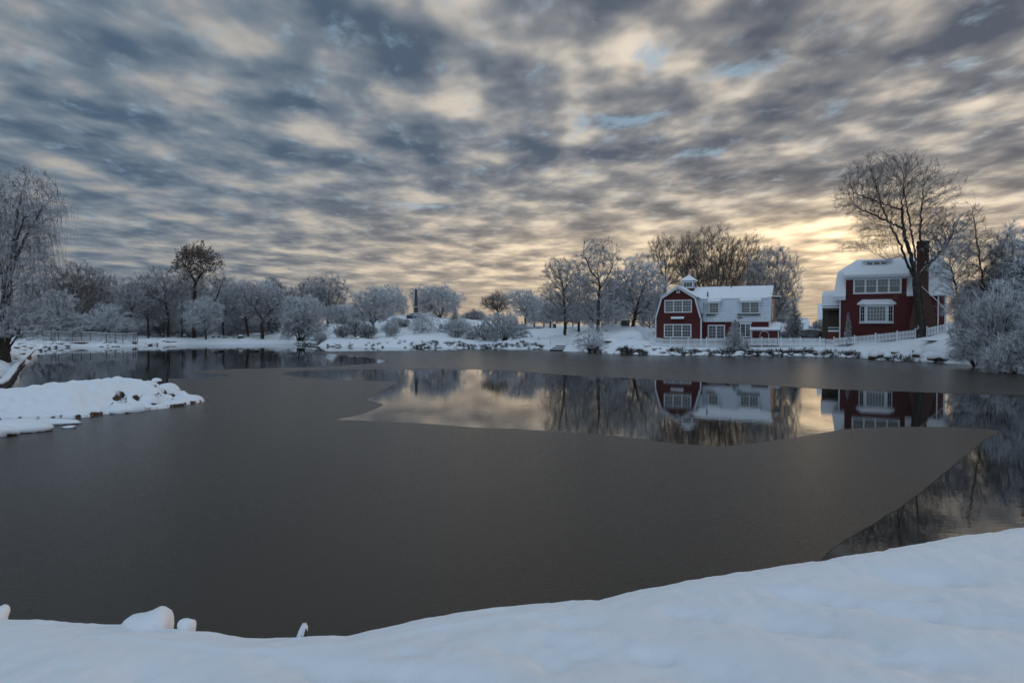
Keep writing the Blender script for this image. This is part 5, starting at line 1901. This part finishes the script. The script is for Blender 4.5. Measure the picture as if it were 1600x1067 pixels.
# retaining wall and stone ledge under the fence
def wall_strip(name, pts, z1, th, mat, label, cat, cap=None, z0=-.4):
    """pts world xy; wall of thickness th with its top at z1(list)"""
    m, c = MB(), MB()
    n = len(pts)
    P = [Vector((x_, y_, 0)) for x_, y_ in pts]
    N = []
    for i in range(n):
        d = (P[min(i + 1, n - 1)] - P[max(i - 1, 0)]).normalized()
        N.append(Vector((-d.y, d.x, 0)))
    rng = random.Random(len(pts))
    vs, cs = [], []
    for i in range(n):
        a, b = P[i] + N[i] * rng.uniform(-.06, .06), P[i] + N[i] * th
        vs += [(a.x, a.y, z0), (b.x, b.y, z0), (b.x, b.y, z1[i]), (a.x, a.y, z1[i])]
        if cap:
            a2, b2 = a - N[i] * .03, b + N[i] * .05
            t0 = z1[i] + .003
            cs += [(a2.x, a2.y, t0), (b2.x, b2.y, t0), (b2.x, b2.y, t0 + cap), (a2.x, a2.y, t0 + cap * .85)]
    fs = []
    for i in range(n - 1):
        for k in range(4):
            fs.append((i * 4 + k, i * 4 + (k + 1) % 4, i * 4 + 4 + (k + 1) % 4, i * 4 + 4 + k))
    fs += [(0, 3, 2, 1), tuple(4 * (n - 1) + k for k in range(4))]
    m.add(vs, fs)
    root = empty(name, (0, 0, 0), 0, label, cat)
    root['kind'] = 'thing'
    m.build('wall', mat, root)
    if cap:
        c.add(cs, fs)
        c.build('snow_cap', M['roof_snow'], root)
    return root


def along(pxs, dy, D=None, step=.8):
    """world polyline following photo pixels on the water plane, resampled, moved dy metres inland"""
    P = [WG(px, py) for px, py in pxs]
    out = []
    for a, b in zip(P[:-1], P[1:]):
        n = max(1, int((b - a).length / step))
        for i in range(n):
            q = a.lerp(b, i / n)
            out.append((q.x, q.y + dy))
    out.append((P[-1].x, P[-1].y + dy))
    return out


pw = along([(1046, 554.5), (1150, 555.6), (1250, 556.6), (1338, 558.4)], .45)
wall_strip('retaining_wall', pw, [.62 + .14 * math.sin(i * .7) + .1 * math.sin(i * 1.9) for i in range(len(pw))], .8, M['stone_dark'], 'low dark stone wall at the waterline below the white picket fence', 'wall', .16)
pw = along([(300, 537), (340, 537), (400, 537), (453, 537)], .1, step=1.5)
wall_strip('retaining_wall', pw, [.42] * len(pw), .5, M['stone_dark'], 'straight dark pond edge below the lawn with the stout dark-trunked tree', 'wall', .10)
pw = along([(104, 542), (130, 541.8), (156, 541.4)], .2, step=1.5)
wall_strip('dock_wall', pw, [.85] * len(pw), 2.5, M['brown_soil'], 'dark brown dam wall under the wire fence', 'wall', .22)
pw = along([(262, 538.2), (295, 537.2)], .2, step=1.5)
wall_strip('dock_wall', pw, [.6] * len(pw), 1.5, M['brown_soil'], 'short brown bank wall left of the lawn', 'wall', .14)
# left shore: kerb at the water, bare soil face under the path
lp = [WG(px, py) for px, py in [(3, 608.5), (13, 603), (30, 577), (45, 560), (56, 549)]]
kb = []
for a, b in zip(lp[:-1], lp[1:]):
    n = max(1, int((b - a).length / 1.5))
    kb += [(a.lerp(b, i / n).x, a.lerp(b, i / n).y) for i in range(n)]
wall_strip('pond_kerb', kb, [.34] * len(kb), .35, M['stone_dark'], 'dark kerb along the left water edge', 'kerb', .12)
kb2 = [(x_ - 3.0, y_ - .4) for x_, y_ in kb if y_ < 74]
wall_strip('soil_wall', kb2, [1.22 + .05 * math.sin(i) for i in range(len(kb2))], .6, M['brown_soil'], 'bare brown soil face under the snowy path on the left shore', 'wall', .15)

# wire fence on the dam
fp = [(66, 518.2, 531.5, 124), (88, 518.4, 531.7, 125), (112, 518.9, 531.9, 126), (140, 519.6, 532, 127), (166, 521.2, 532, 128), (190, 522.0, 532, 129), (214, 521.0, 531, 131)]
fr_ = empty('wire_fence', tuple(W(66, 531.5, 124)), 0, 'snow-plastered wire mesh fence with a top rail on the dam', 'fence')
o0 = W(66, 531.5, 124)
TP, BP = [W(a, b, D) - o0 for a, b, c, D in fp], [W(a, c, D) - o0 for a, b, c, D in fp]
m, ms, mr = MB(), MB(), MB()
for i in range(len(fp) - 1):
    m.bar(TP[i], TP[i + 1], .055, 6)
    mr.bar(TP[i] + Vector((0, 0, .075)), TP[i + 1] + Vector((0, 0, .075)), .06, 5)
    L_ = (TP[i + 1] - TP[i]).length
    n = int(L_ / .16)
    hgt = (TP[i] - BP[i]).length
    k = hgt / L_
    for j in range(-int(hgt / .16), n):
        for sgn in (1, -1):
            t0, t1 = j / n, j / n + k
            u0, u1 = 0.0, 1.0
            if t0 < 0:
                u0 = -t0 / k
            if t1 > 1:
                u1 = (1 - t0) / k
            if u1 <= u0:
                continue
            a_t, b_t = t0 + k * u0, t0 + k * u1
            A_, B_ = (u0, u1) if sgn > 0 else (1 - u0, 1 - u1)
            pa = BP[i].lerp(BP[i + 1], a_t).lerp(TP[i].lerp(TP[i + 1], a_t), A_)
            pb = BP[i].lerp(BP[i + 1], b_t).lerp(TP[i].lerp(TP[i + 1], b_t), B_)
            ms.bar(pa, pb, .030, 3)
m.build('top_rail', M['metal'], fr_)
mr.build('rail_snow', M['roof_snow'], fr_)
ms.build('mesh', M['twig_white'], fr_)
for px in (80, 86, 91, 113, 127, 141, 166, 180, 192, 208, 211, 215):
    t = [i for i in range(len(fp) - 1) if fp[i][0] <= px <= fp[i + 1][0] or i == len(fp) - 2][0]
    u = (px - fp[t][0]) / (fp[t + 1][0] - fp[t][0])
    MB().bar(BP[t].lerp(BP[t + 1], u) - Vector((0, 0, .5)), TP[t].lerp(TP[t + 1], u), .05, 6).build('post', M['black'], fr_)


# ------------------------------------------------------------------ graves and the obelisk on the hill
def headstone(px, py, D, wpx, hpx, label, mat='slate', rounded=True, rz=0.0, snow=True, base=False):
    p = W(px, py, D)
    p.z = min(p.z, ground(p.x, p.y) + .1)
    wd, h = wpx * D / F / 2, hpx * D / F
    root = empty('headstone', tuple(p), rz, label, 'gravestone', 'old gravestones on the hill')
    th = .09
    pr = [(-wd, -.3), (wd, -.3)]
    if rounded:
        pr += [(wd, h - wd * .9)] + [(wd * math.cos(a), h - wd * .9 + wd * .9 * math.sin(a)) for a in [math.pi * i / 8 for i in range(1, 8)]] + [(-wd, h - wd * .9)]
    else:
        pr += [(wd, h), (-wd, h)]
    MB().prism(pr, -th, th).build('slab', M[mat], root)
    if snow:
        tp = [q for q in pr if q[1] > h * .5]
        tp = sorted(tp, key=lambda q: q[0])
        sp = [(x_, z_ + .005) for x_, z_ in tp] + [(x_ * .95, z_ + .12) for x_, z_ in reversed(tp)]
        MB().prism(sp, -th - .03, th + .03).build('snow_cap', M['roof_snow'], root)
    if base:
        MB().box(-wd * 1.35, wd * 1.35, -.3, .3, -.3, .22).build('base', M['granite'], root)
    return root


headstone(688.5, 507, 150, 5.2, 6.2, 'dark round-topped gravestone between the domed hill tree and the snowy evergreen')
headstone(742, 513, 152, 4.2, 5, 'leftmost dark stone of the four gravestones right of the snowy evergreen')
headstone(747.5, 512.5, 154, 3.6, 5, 'pale flat-topped stone second of the four gravestones', 'granite', False)
headstone(752.6, 513.2, 152, 4.4, 6.6, 'tallest dark stone third of the four gravestones')
headstone(757.3, 514, 150, 2.6, 3.6, 'smallest dark stone at the right end of the four gravestones')
headstone(728.5, 506.5, 158, 5.5, 3.5, 'low flat stone with a thick snow slab right of the snowy evergreen', 'granite', False)
headstone(610, 491.5, 166, 6, 7, 'square block stone on the ridge left of the obelisk', 'granite', False)
headstone(941, 514, 111, 3.4, 9, 'narrow white-plastered stone beside the tall central trunk on the knoll', 'granite', True)
headstone(866.5, 510.5, 136, 5, 6, 'brown-grey stone standing behind the snowy terrace', 'slate', False)
headstone(937, 520, 106, 2.4, 3, 'tiny brown stone low on the knoll slope left', 'slate', False, snow=False)
headstone(947.5, 519, 106.5, 2.4, 3, 'tiny dark stone low on the knoll slope right', 'slate', False, snow=False)


def monument(px, py, D, dims, name, label, mat='granite', shaft=None):
    p = W(px, py, D)
    p.z = min(p.z, ground(p.x, p.y) + .1)
    root = empty(name, tuple(p), R(8), label, 'monument')
    z = -.3
    for i, (w_, h_) in enumerate(dims):
        MB().box(-w_ / 2, w_ / 2, -w_ / 2, w_ / 2, z, z + h_).build('step' if i < len(dims) - 1 else 'pedestal', M[mat], root, bevel=.02)
        z += h_ + .003
        if i < len(dims):
            nw = dims[i + 1][0] if i + 1 < len(dims) else (shaft[0] if shaft else 0)
            m = MB().box(-w_ / 2 + .02, w_ / 2 - .02, -w_ / 2 + .02, -nw / 2 - .01, z, z + .10)
            m.box(-w_ / 2 + .02, -nw / 2 - .01, -nw / 2 - .005, w_ / 2 - .02, z, z + .10)
            m.build('step_snow', M['roof_snow'], root)
    if shaft:
        w0, w1, h = shaft
        m = MB()
        a, b = w0 / 2, w1 / 2
        m.add([(-a, -a, z), (a, -a, z), (a, a, z), (-a, a, z), (-b, -b, z + h), (b, -b, z + h), (b, b, z + h), (-b, b, z + h), (0, 0, z + h + b * 2)],
              [(3, 2, 1, 0), (0, 1, 5, 4), (1, 2, 6, 5), (2, 3, 7, 6), (3, 0, 4, 7), (4, 5, 8), (5, 6, 8), (6, 7, 8), (7, 4, 8)])
        m.build('shaft', M['slate'] if mat == 'slate' else M[mat], root)
        m = MB()
        m.add([(-a - .05, -a, z), (-a - .004, -a, z), (-a - .004, a, z), (-a - .05, a, z), (-b - .05, -b, z + h), (-b - .004, -b, z + h), (-b - .004, b, z + h), (-b - .05, b, z + h)],
              [(3, 2, 1, 0), (0, 1, 5, 4), (1, 2, 6, 5), (2, 3, 7, 6), (3, 0, 4, 7), (4, 5, 6, 7)])
        m.build('driven_snow', M['roof_snow'], root)
    else:
        MB().box(-dims[-1][0] / 2 - .02, dims[-1][0] / 2 + .02, -dims[-1][0] / 2 - .02, dims[-1][0] / 2 + .02, z, z + .14).build('snow_cap', M['roof_snow'], root, bevel=.04)
    return root


monument(650, 492, 160, [(4.3, .75), (2.6, .35), (1.0, 1.45)], 'obelisk', 'tall grey stone obelisk on steps at the top of the white hill', 'slate', (.85, .55, 3.9))
monument(925, 515, 111, [(.8, .6), (.5, .2)], 'grave_pillar', 'slim white-crusted grave pillar left of the tall central trunk', 'granite', (.42, .30, 1.0))
monument(946.5, 511, 113, [(1.1, .5), (.75, .45), (.5, .9)], 'grave_monument', 'stepped snow-heaped grave monument right of the tall central trunk', 'granite', None)
monument(977, 512.5, 110, [(1.5, .5), (1.1, 1.05)], 'grave_monument', 'square dark block monument with snow on its left side, on the knoll top', 'slate', None)

# terrace edge, water steps, stakes
p = W(822, 516, 141)
q = W(895, 516, 138)
wall_strip('terrace_wall', [(p.x + (q.x - p.x) * i / 12, p.y + (q.y - p.y) * i / 12) for i in range(13)], [ground(p.x + (q.x - p.x) * i / 12, p.y + (q.y - p.y) * i / 12) + .22 for i in range(13)], .4, M['brown_soil'],
           'thin brown wall line at the back of the snowy terrace', 'wall', .10, 0)
st = empty('water_steps', tuple(WG(884, 548.6)), -.30, 'three snow-filled stone steps going down to the ice', 'steps')
for i in range(3):
    MB().box(-2.6 + .25 * i, 2.6 + (.2 if i else 0), .3 + i * .75, 1.2 + i * .75, -.3, .26 + i * .26).build('step', M['stone_dark'], st, bevel=.02)
    MB().box(-2.55 + .25 * i, 2.55 + (.2 if i else 0), .34 + i * .75, 1.18 + i * .75, .263 + i * .26, .36 + i * .26).build('step_snow', M['roof_snow'], st, bevel=.02)
for px, py0, py1, D, lb in [(842.5, 525, 537, 116, 'thin dark stake left of the water steps'), (860.5, 528, 541, 113, 'thin leaning dark stake at the left end of the water steps'), (905.5, 523, 541, 109, 'thin tall stake at the right end of the water steps'),
                            (580.5, 522, 532, 131, 'thin stake on the slope above the rocky shore'), (647, 524, 538, 128, 'thin stake on the slope left of the sapling')]:
    a, b = W(px, py1, D), W(px - 1.0, py0, D)
    a.z = min(a.z, ground(a.x, a.y)) - .2
    o = MB().bar((0, 0, 0), tuple(b - a), .035, 6, .025).build('stake', M['black'])
    o.location = a
    tag(o, lb, 'stake', 'thin stakes on the far shore')

# ------------------------------------------------------------------ covered car, wires
p = W(1247, 531, 97)
q = W(1287, 531, 96)
cr = empty('parked_car', (p.x, p.y, ground(p.x + 2, p.y) - .05), math.atan2(q.y - p.y, q.x - p.x), 'car parked behind the picket fence, entirely under snow', 'car')
L_ = (q - p).length
prof = [(0, .25), (L_, .25), (L_ + .02, .85), (L_ - .15, 1.25), (L_ - .5, 1.5), (L_ * .62, 1.62), (L_ * .4, 1.62), (.6, 1.45), (.15, 1.1), (0, .8)]
MB().prism(prof, 0, 1.7).build('body', M['metal'], cr, True, .06)
top = [(L_ + .02, .95), (L_ - .13, 1.27), (L_ - .5, 1.52), (L_ * .62, 1.64), (L_ * .4, 1.64), (.6, 1.47), (.13, 1.12), (0.0, .95)]
sp = top[::-1] + [(L_ + .05, 1.05), (L_ - .2, 1.45), (L_ - .6, 1.70), (L_ * .6, 1.80), (L_ * .4, 1.80), (.55, 1.62), (.1, 1.25), (-.03, 1.0)]
MB().prism(sp, -.05, 1.75).build('snow_cover', M['roof_snow'], cr, True, .05)
MB().box(.7, L_ - .7, -.012, -.004, 1.0, 1.38).build('side_window', M['glass'], cr)
for x_ in (.75, L_ - .75):
    m = MB()
    m.bar((x_, -.02, .32), (x_, .18, .32), .32, 16)
    m.build('wheel', M['black'], cr)
for i, (a, b) in enumerate([((1206, 475.5, 125), (1310, 473, 118)), ((1206, 492, 125), (1310, 490, 118)), ((1206, 497, 127), (1310, 494.5, 120))]):
    A_, B_ = W(*a), W(*b)
    m = MB()
    pr = None
    for k in range(13):
        t = k / 12
        c_ = A_.lerp(B_, t) - Vector((0, 0, .35 * 4 * t * (1 - t))) - A_
        if pr is not None:
            m.bar(pr, c_, .022 if i else .03, 5)
        pr = c_
    o = m.build('overhead_wire', M['steel_cable'])
    o.location = A_
    tag(o, ['upper overhead wire between the two red houses', 'middle overhead wire between the two red houses', 'lowest overhead wire between the two red houses'][i], 'wire', 'overhead wires between the two red houses')
for px, D, lb in [(1203, 128, 'utility pole hidden behind the gable end of the front red house'), (1313, 117, 'utility pole behind the corner of the rear red house')]:
    x_ = (px - 800) / F * D
    po = empty('utility_pole', (x_, D, ground(x_, D)), 0, lb, 'utility pole')
    MB().bar((0, 0, -.3), (0, 0, 8.2 if D > 120 else 7.6), .14, 8, .10).build('pole', M['brown_soil'], po)
    MB().box(-.7, .7, -.05, .05, 6.6, 6.72).build('crossarm', M['brown_soil'], po)


# ------------------------------------------------------------------ waterfowl
def bird_mesh():
    bm = bmesh.new()

    def ball(c, r, sub=2):
        ret = bmesh.ops.create_icosphere(bm, subdivisions=sub, radius=1)
        for v in ret['verts']:
            x_, y_, z_ = v.co
            v.co = Vector((c[0] + x_ * r[0], c[1] + y_ * r[1], c[2] + z_ * r[2]))
    me = bpy.data.meshes.new('duck')
    chain = [(-.30, 0, .13, .03), (-.22, 0, .10, .07), (-.10, 0, .08, .115), (.05, 0, .08, .12), (.16, 0, .11, .095), (.21, 0, .19, .045), (.23, 0, .26, .042), (.26, 0, .31, .055), (.31, 0, .30, .03), (.36, 0, .29, .014)]
    K = 10
    vs, fs = [], []
    for i, (x_, y_, z_, r_) in enumerate(chain):
        a = chain[max(i - 1, 0)]
        b = chain[min(i + 1, len(chain) - 1)]
        d = Vector((b[0] - a[0], 0, b[2] - a[2])).normalized()
        up = Vector((-d.z, 0, d.x))
        for k in range(K):
            t = 2 * math.pi * k / K
            p_ = Vector((x_, y_, z_)) + Vector((0, 1, 0)) * math.cos(t) * r_ * 1.05 + up * math.sin(t) * r_ * .85
            vs.append(tuple(p_))
    for i in range(len(chain) - 1):
        for k in range(K):
            fs.append((i * K + k, i * K + (k + 1) % K, (i + 1) * K + (k + 1) % K, (i + 1) * K + k))
    fs += [tuple(reversed(range(K))), tuple(range((len(chain) - 1) * K, len(chain) * K))]
    me.from_pydata(vs, [], fs)
    bm.free()
    for p_ in me.polygons:
        p_.use_smooth = True
    me.materials.append(M['duck'])
    return me


M['duck'] = plain('dark_feathers', (.030, .024, .020), .6, .5, 9)
duck_me = bird_mesh()
for px, py, rz, s_, lb in [(343, 549.5, 3.0, 1.5, 'left duck of the pair swimming nearest the leafy oak reflection'), (347.5, 549.4, .1, 1.4, 'right duck of the pair swimming nearest the leafy oak reflection'), (392, 549.2, 2.9, 1.2, 'single duck swimming just left of the second pair'),
                           (399, 549.2, 3.1, 1.4, 'left duck of the pair swimming before the stout dark tree'), (402.5, 549.1, .2, 1.4, 'right duck of the pair swimming before the stout dark tree')]:
    o = bpy.data.objects.new('duck', duck_me)
    C.objects.link(o)
    o.location = WG(px, py)
    o.rotation_euler = (0, 0, rz)
    o.scale = (s_,) * 3
    tag(o, lb, 'duck', 'ducks swimming on the open water')
for px, py, D, s_, k, lb in [(333.5, 530, 153, .33, 0, 'leftmost small dark stone on the lawn edge'), (338, 531, 152, .26, 1, 'smallest dark stone on the lawn edge, second from the left'), (342, 529.3, 155, .30, 2, 'third small dark stone on the lawn edge'),
                             (351, 530, 153, .42, 3, 'square dark stone in the middle of the lawn edge row'), (356, 530, 153, .28, 4, 'little dark stone touching the square one'), (366.5, 529, 155, .30, 5, 'lone dark stone left of the widest one'),
                             (376, 529.5, 153, .62, 0, 'widest dark stone at the right end of the lawn edge row')]:
    p = W(px, py, D)
    s1, c1, f1 = boulder_mesh(300 + k, s_ * 1.1, s_ * .8, s_ * .8, .12)
    r = empty('dark_stone', (p.x, p.y, ground(p.x, p.y) + s_ * .35), 0, lb, 'stone', 'small dark stones on the lawn edge')
    fast_mesh('stone', s1, f1, M['stone_dark'], r, True)
    fast_mesh('snow_cap', c1 * .8 + np.array([0, 0, s_ * .16]), f1, M['snow'], r, True)

# ------------------------------------------------------------------ boulders and dark brush along the far shore
rs = random.Random(9)
cnt = 0
for i in range(len(shore_px) - 1):
    pass


def shore_at(px):
    for (a, b), (c, d) in zip(shore_px[:-1], shore_px[1:]):
        if a <= px <= c:
            return b + (d - b) * (px - a) / (c - a)
    return 545


def shore_rocks(px0, px1, n, smin, smax, label, back=3.0):
    for k in range(n):
        px = rs.uniform(px0, px1)
        g_ = WG(px, shore_at(px))
        g_.y += rs.uniform(-.6, back)
        x_ = (px - 800) / F * g_.y
        s_ = rs.uniform(smin, smax)
        z_ = max(ground(x_, g_.y), 0) + s_ * .05
        boulder((x_, g_.y, z_), rs.uniform(0, 6.28), rs.randrange(6), (s_, s_ * rs.uniform(.7, 1), s_ * rs.uniform(.6, 1.0)), label, label)


shore_rocks(456, 520, 15, .35, 1.1, 'jumbled snow-capped rocks of the steep shore under the thicket tree', 7)
shore_rocks(520, 660, 7, .25, .8, 'snow-capped rocks at the waterline below the obelisk hill', 3)
shore_rocks(660, 850, 9, .25, .75, 'snow-capped rocks at the waterline left of the steps', 2.5)
shore_rocks(905, 1040, 14, .2, .6, 'snow-capped rocks at the foot of the knoll', 3)
shore_rocks(1046, 1340, 32, .25, .65, 'snow-capped rocks along the wall under the picket fence', .6)
shore_rocks(1345, 1500, 16, .4, 1.3, 'snow-buried rocks of the bank below the great bare tree', 2.5)
shore_rocks(150, 262, 20, .35, .9, 'snow-capped rocks heaped on the shore before the wire fence', 4)
shore_rocks(56, 106, 16, .3, .8, 'snow-capped rocks in the far left corner of the pond', 4)
for k in range(22):                                    # stones lining the left path
    t = k / 21
    a = WG(*[(24, 578), (57, 549)][0])
    b = WG(57, 549)
    p_ = a.lerp(b, t)
    s_ = rs.uniform(.2, .5)
    x_, y_ = p_.x - rs.uniform(.6, 2.2), p_.y + rs.uniform(-1, 1)
    boulder((x_, y_, ground(x_, y_) + .1), rs.uniform(0, 6), rs.randrange(6), s_, 'snow-capped stones lining the path on the left shore', 'snow-capped stones lining the path on the left shore')
for px, py, D, s_, lb in [(957, 537, 100, (1.1, .7, .5), 'dark bare-sided rock poking from the knoll slope'), (1000, 527, 99, (.7, .4, .25), 'thin dark outcrop across the upper knoll slope'), (985, 529, 101, (.6, .4, .2), 'small outcrop left of the thin one on the knoll slope'),
                          (1012, 531, 97.5, (.9, .5, .25), 'outcrop under the sloping fence run'), (975, 539, 98, (.4, .3, .2), 'little rock in the middle of the knoll slope'), (1460, 540, 80, (1.8, .5, .2), 'long dark crack rock on the bank right of the great tree')]:
    p = W(px, py, D)
    boulder((p.x, p.y, ground(p.x, p.y) - .05), rs.uniform(-.4, .4), rs.randrange(6), s_, lb, 'outcrops on the far banks')

# dark brush hanging over the waterline: nobody could count it
rng = np.random.RandomState(5)
parts = []
spans = [(470, 500, 30), (520, 640, 15), (640, 850, 150), (918, 940, 40), (965, 1010, 90), (1046, 1345, 270), (1380, 1480, 30)]
for a, b, n in spans:
    px = rng.uniform(a, b, n)
    y0 = np.array([WG(p_, shore_at(p_)).y for p_ in px]) + rng.uniform(-.3, 1.2, n) + (0.2)
    x0 = (px - 800) / F * y0
    z0 = np.maximum(ground_np(x0, y0), 0.0)
    for rep_ in range(9):
        v = rng.normal(0, .6, (n, 3))
        v[:, 2] = np.abs(v[:, 2]) * .7 + .35
        v /= np.linalg.norm(v, axis=1, keepdims=True)
        L = rng.uniform(.15, .75, n) * np.where(px < 900, .6, .8)
        P_ = np.stack([x0, y0, z0 - .05], 1) + rng.normal(0, .12, (n, 3)) * [1, 1, .3]
        Q_ = P_ + v * L[:, None]
        parts.append(tubes(P_, Q_, np.full(n, .035), np.full(n, .015), v, v, 3))
        for _ in range(2):
            v2 = v + rng.normal(0, .7, (n, 3))
            M_ = P_ + (Q_ - P_) * rng.uniform(.3, .9, n)[:, None]
            parts.append(tubes(M_, M_ + v2 * .16, np.full(n, .02), np.full(n, .012), v2, v2, 3))
V, Q = join(parts)
br_ = fast_mesh('shore_brush', V, Q, M['brush'] if 'brush' in M else M['twig_bare'])
tag(br_, 'dark dead brush with a little snow along the far waterline', 'brush', kind='stuff')
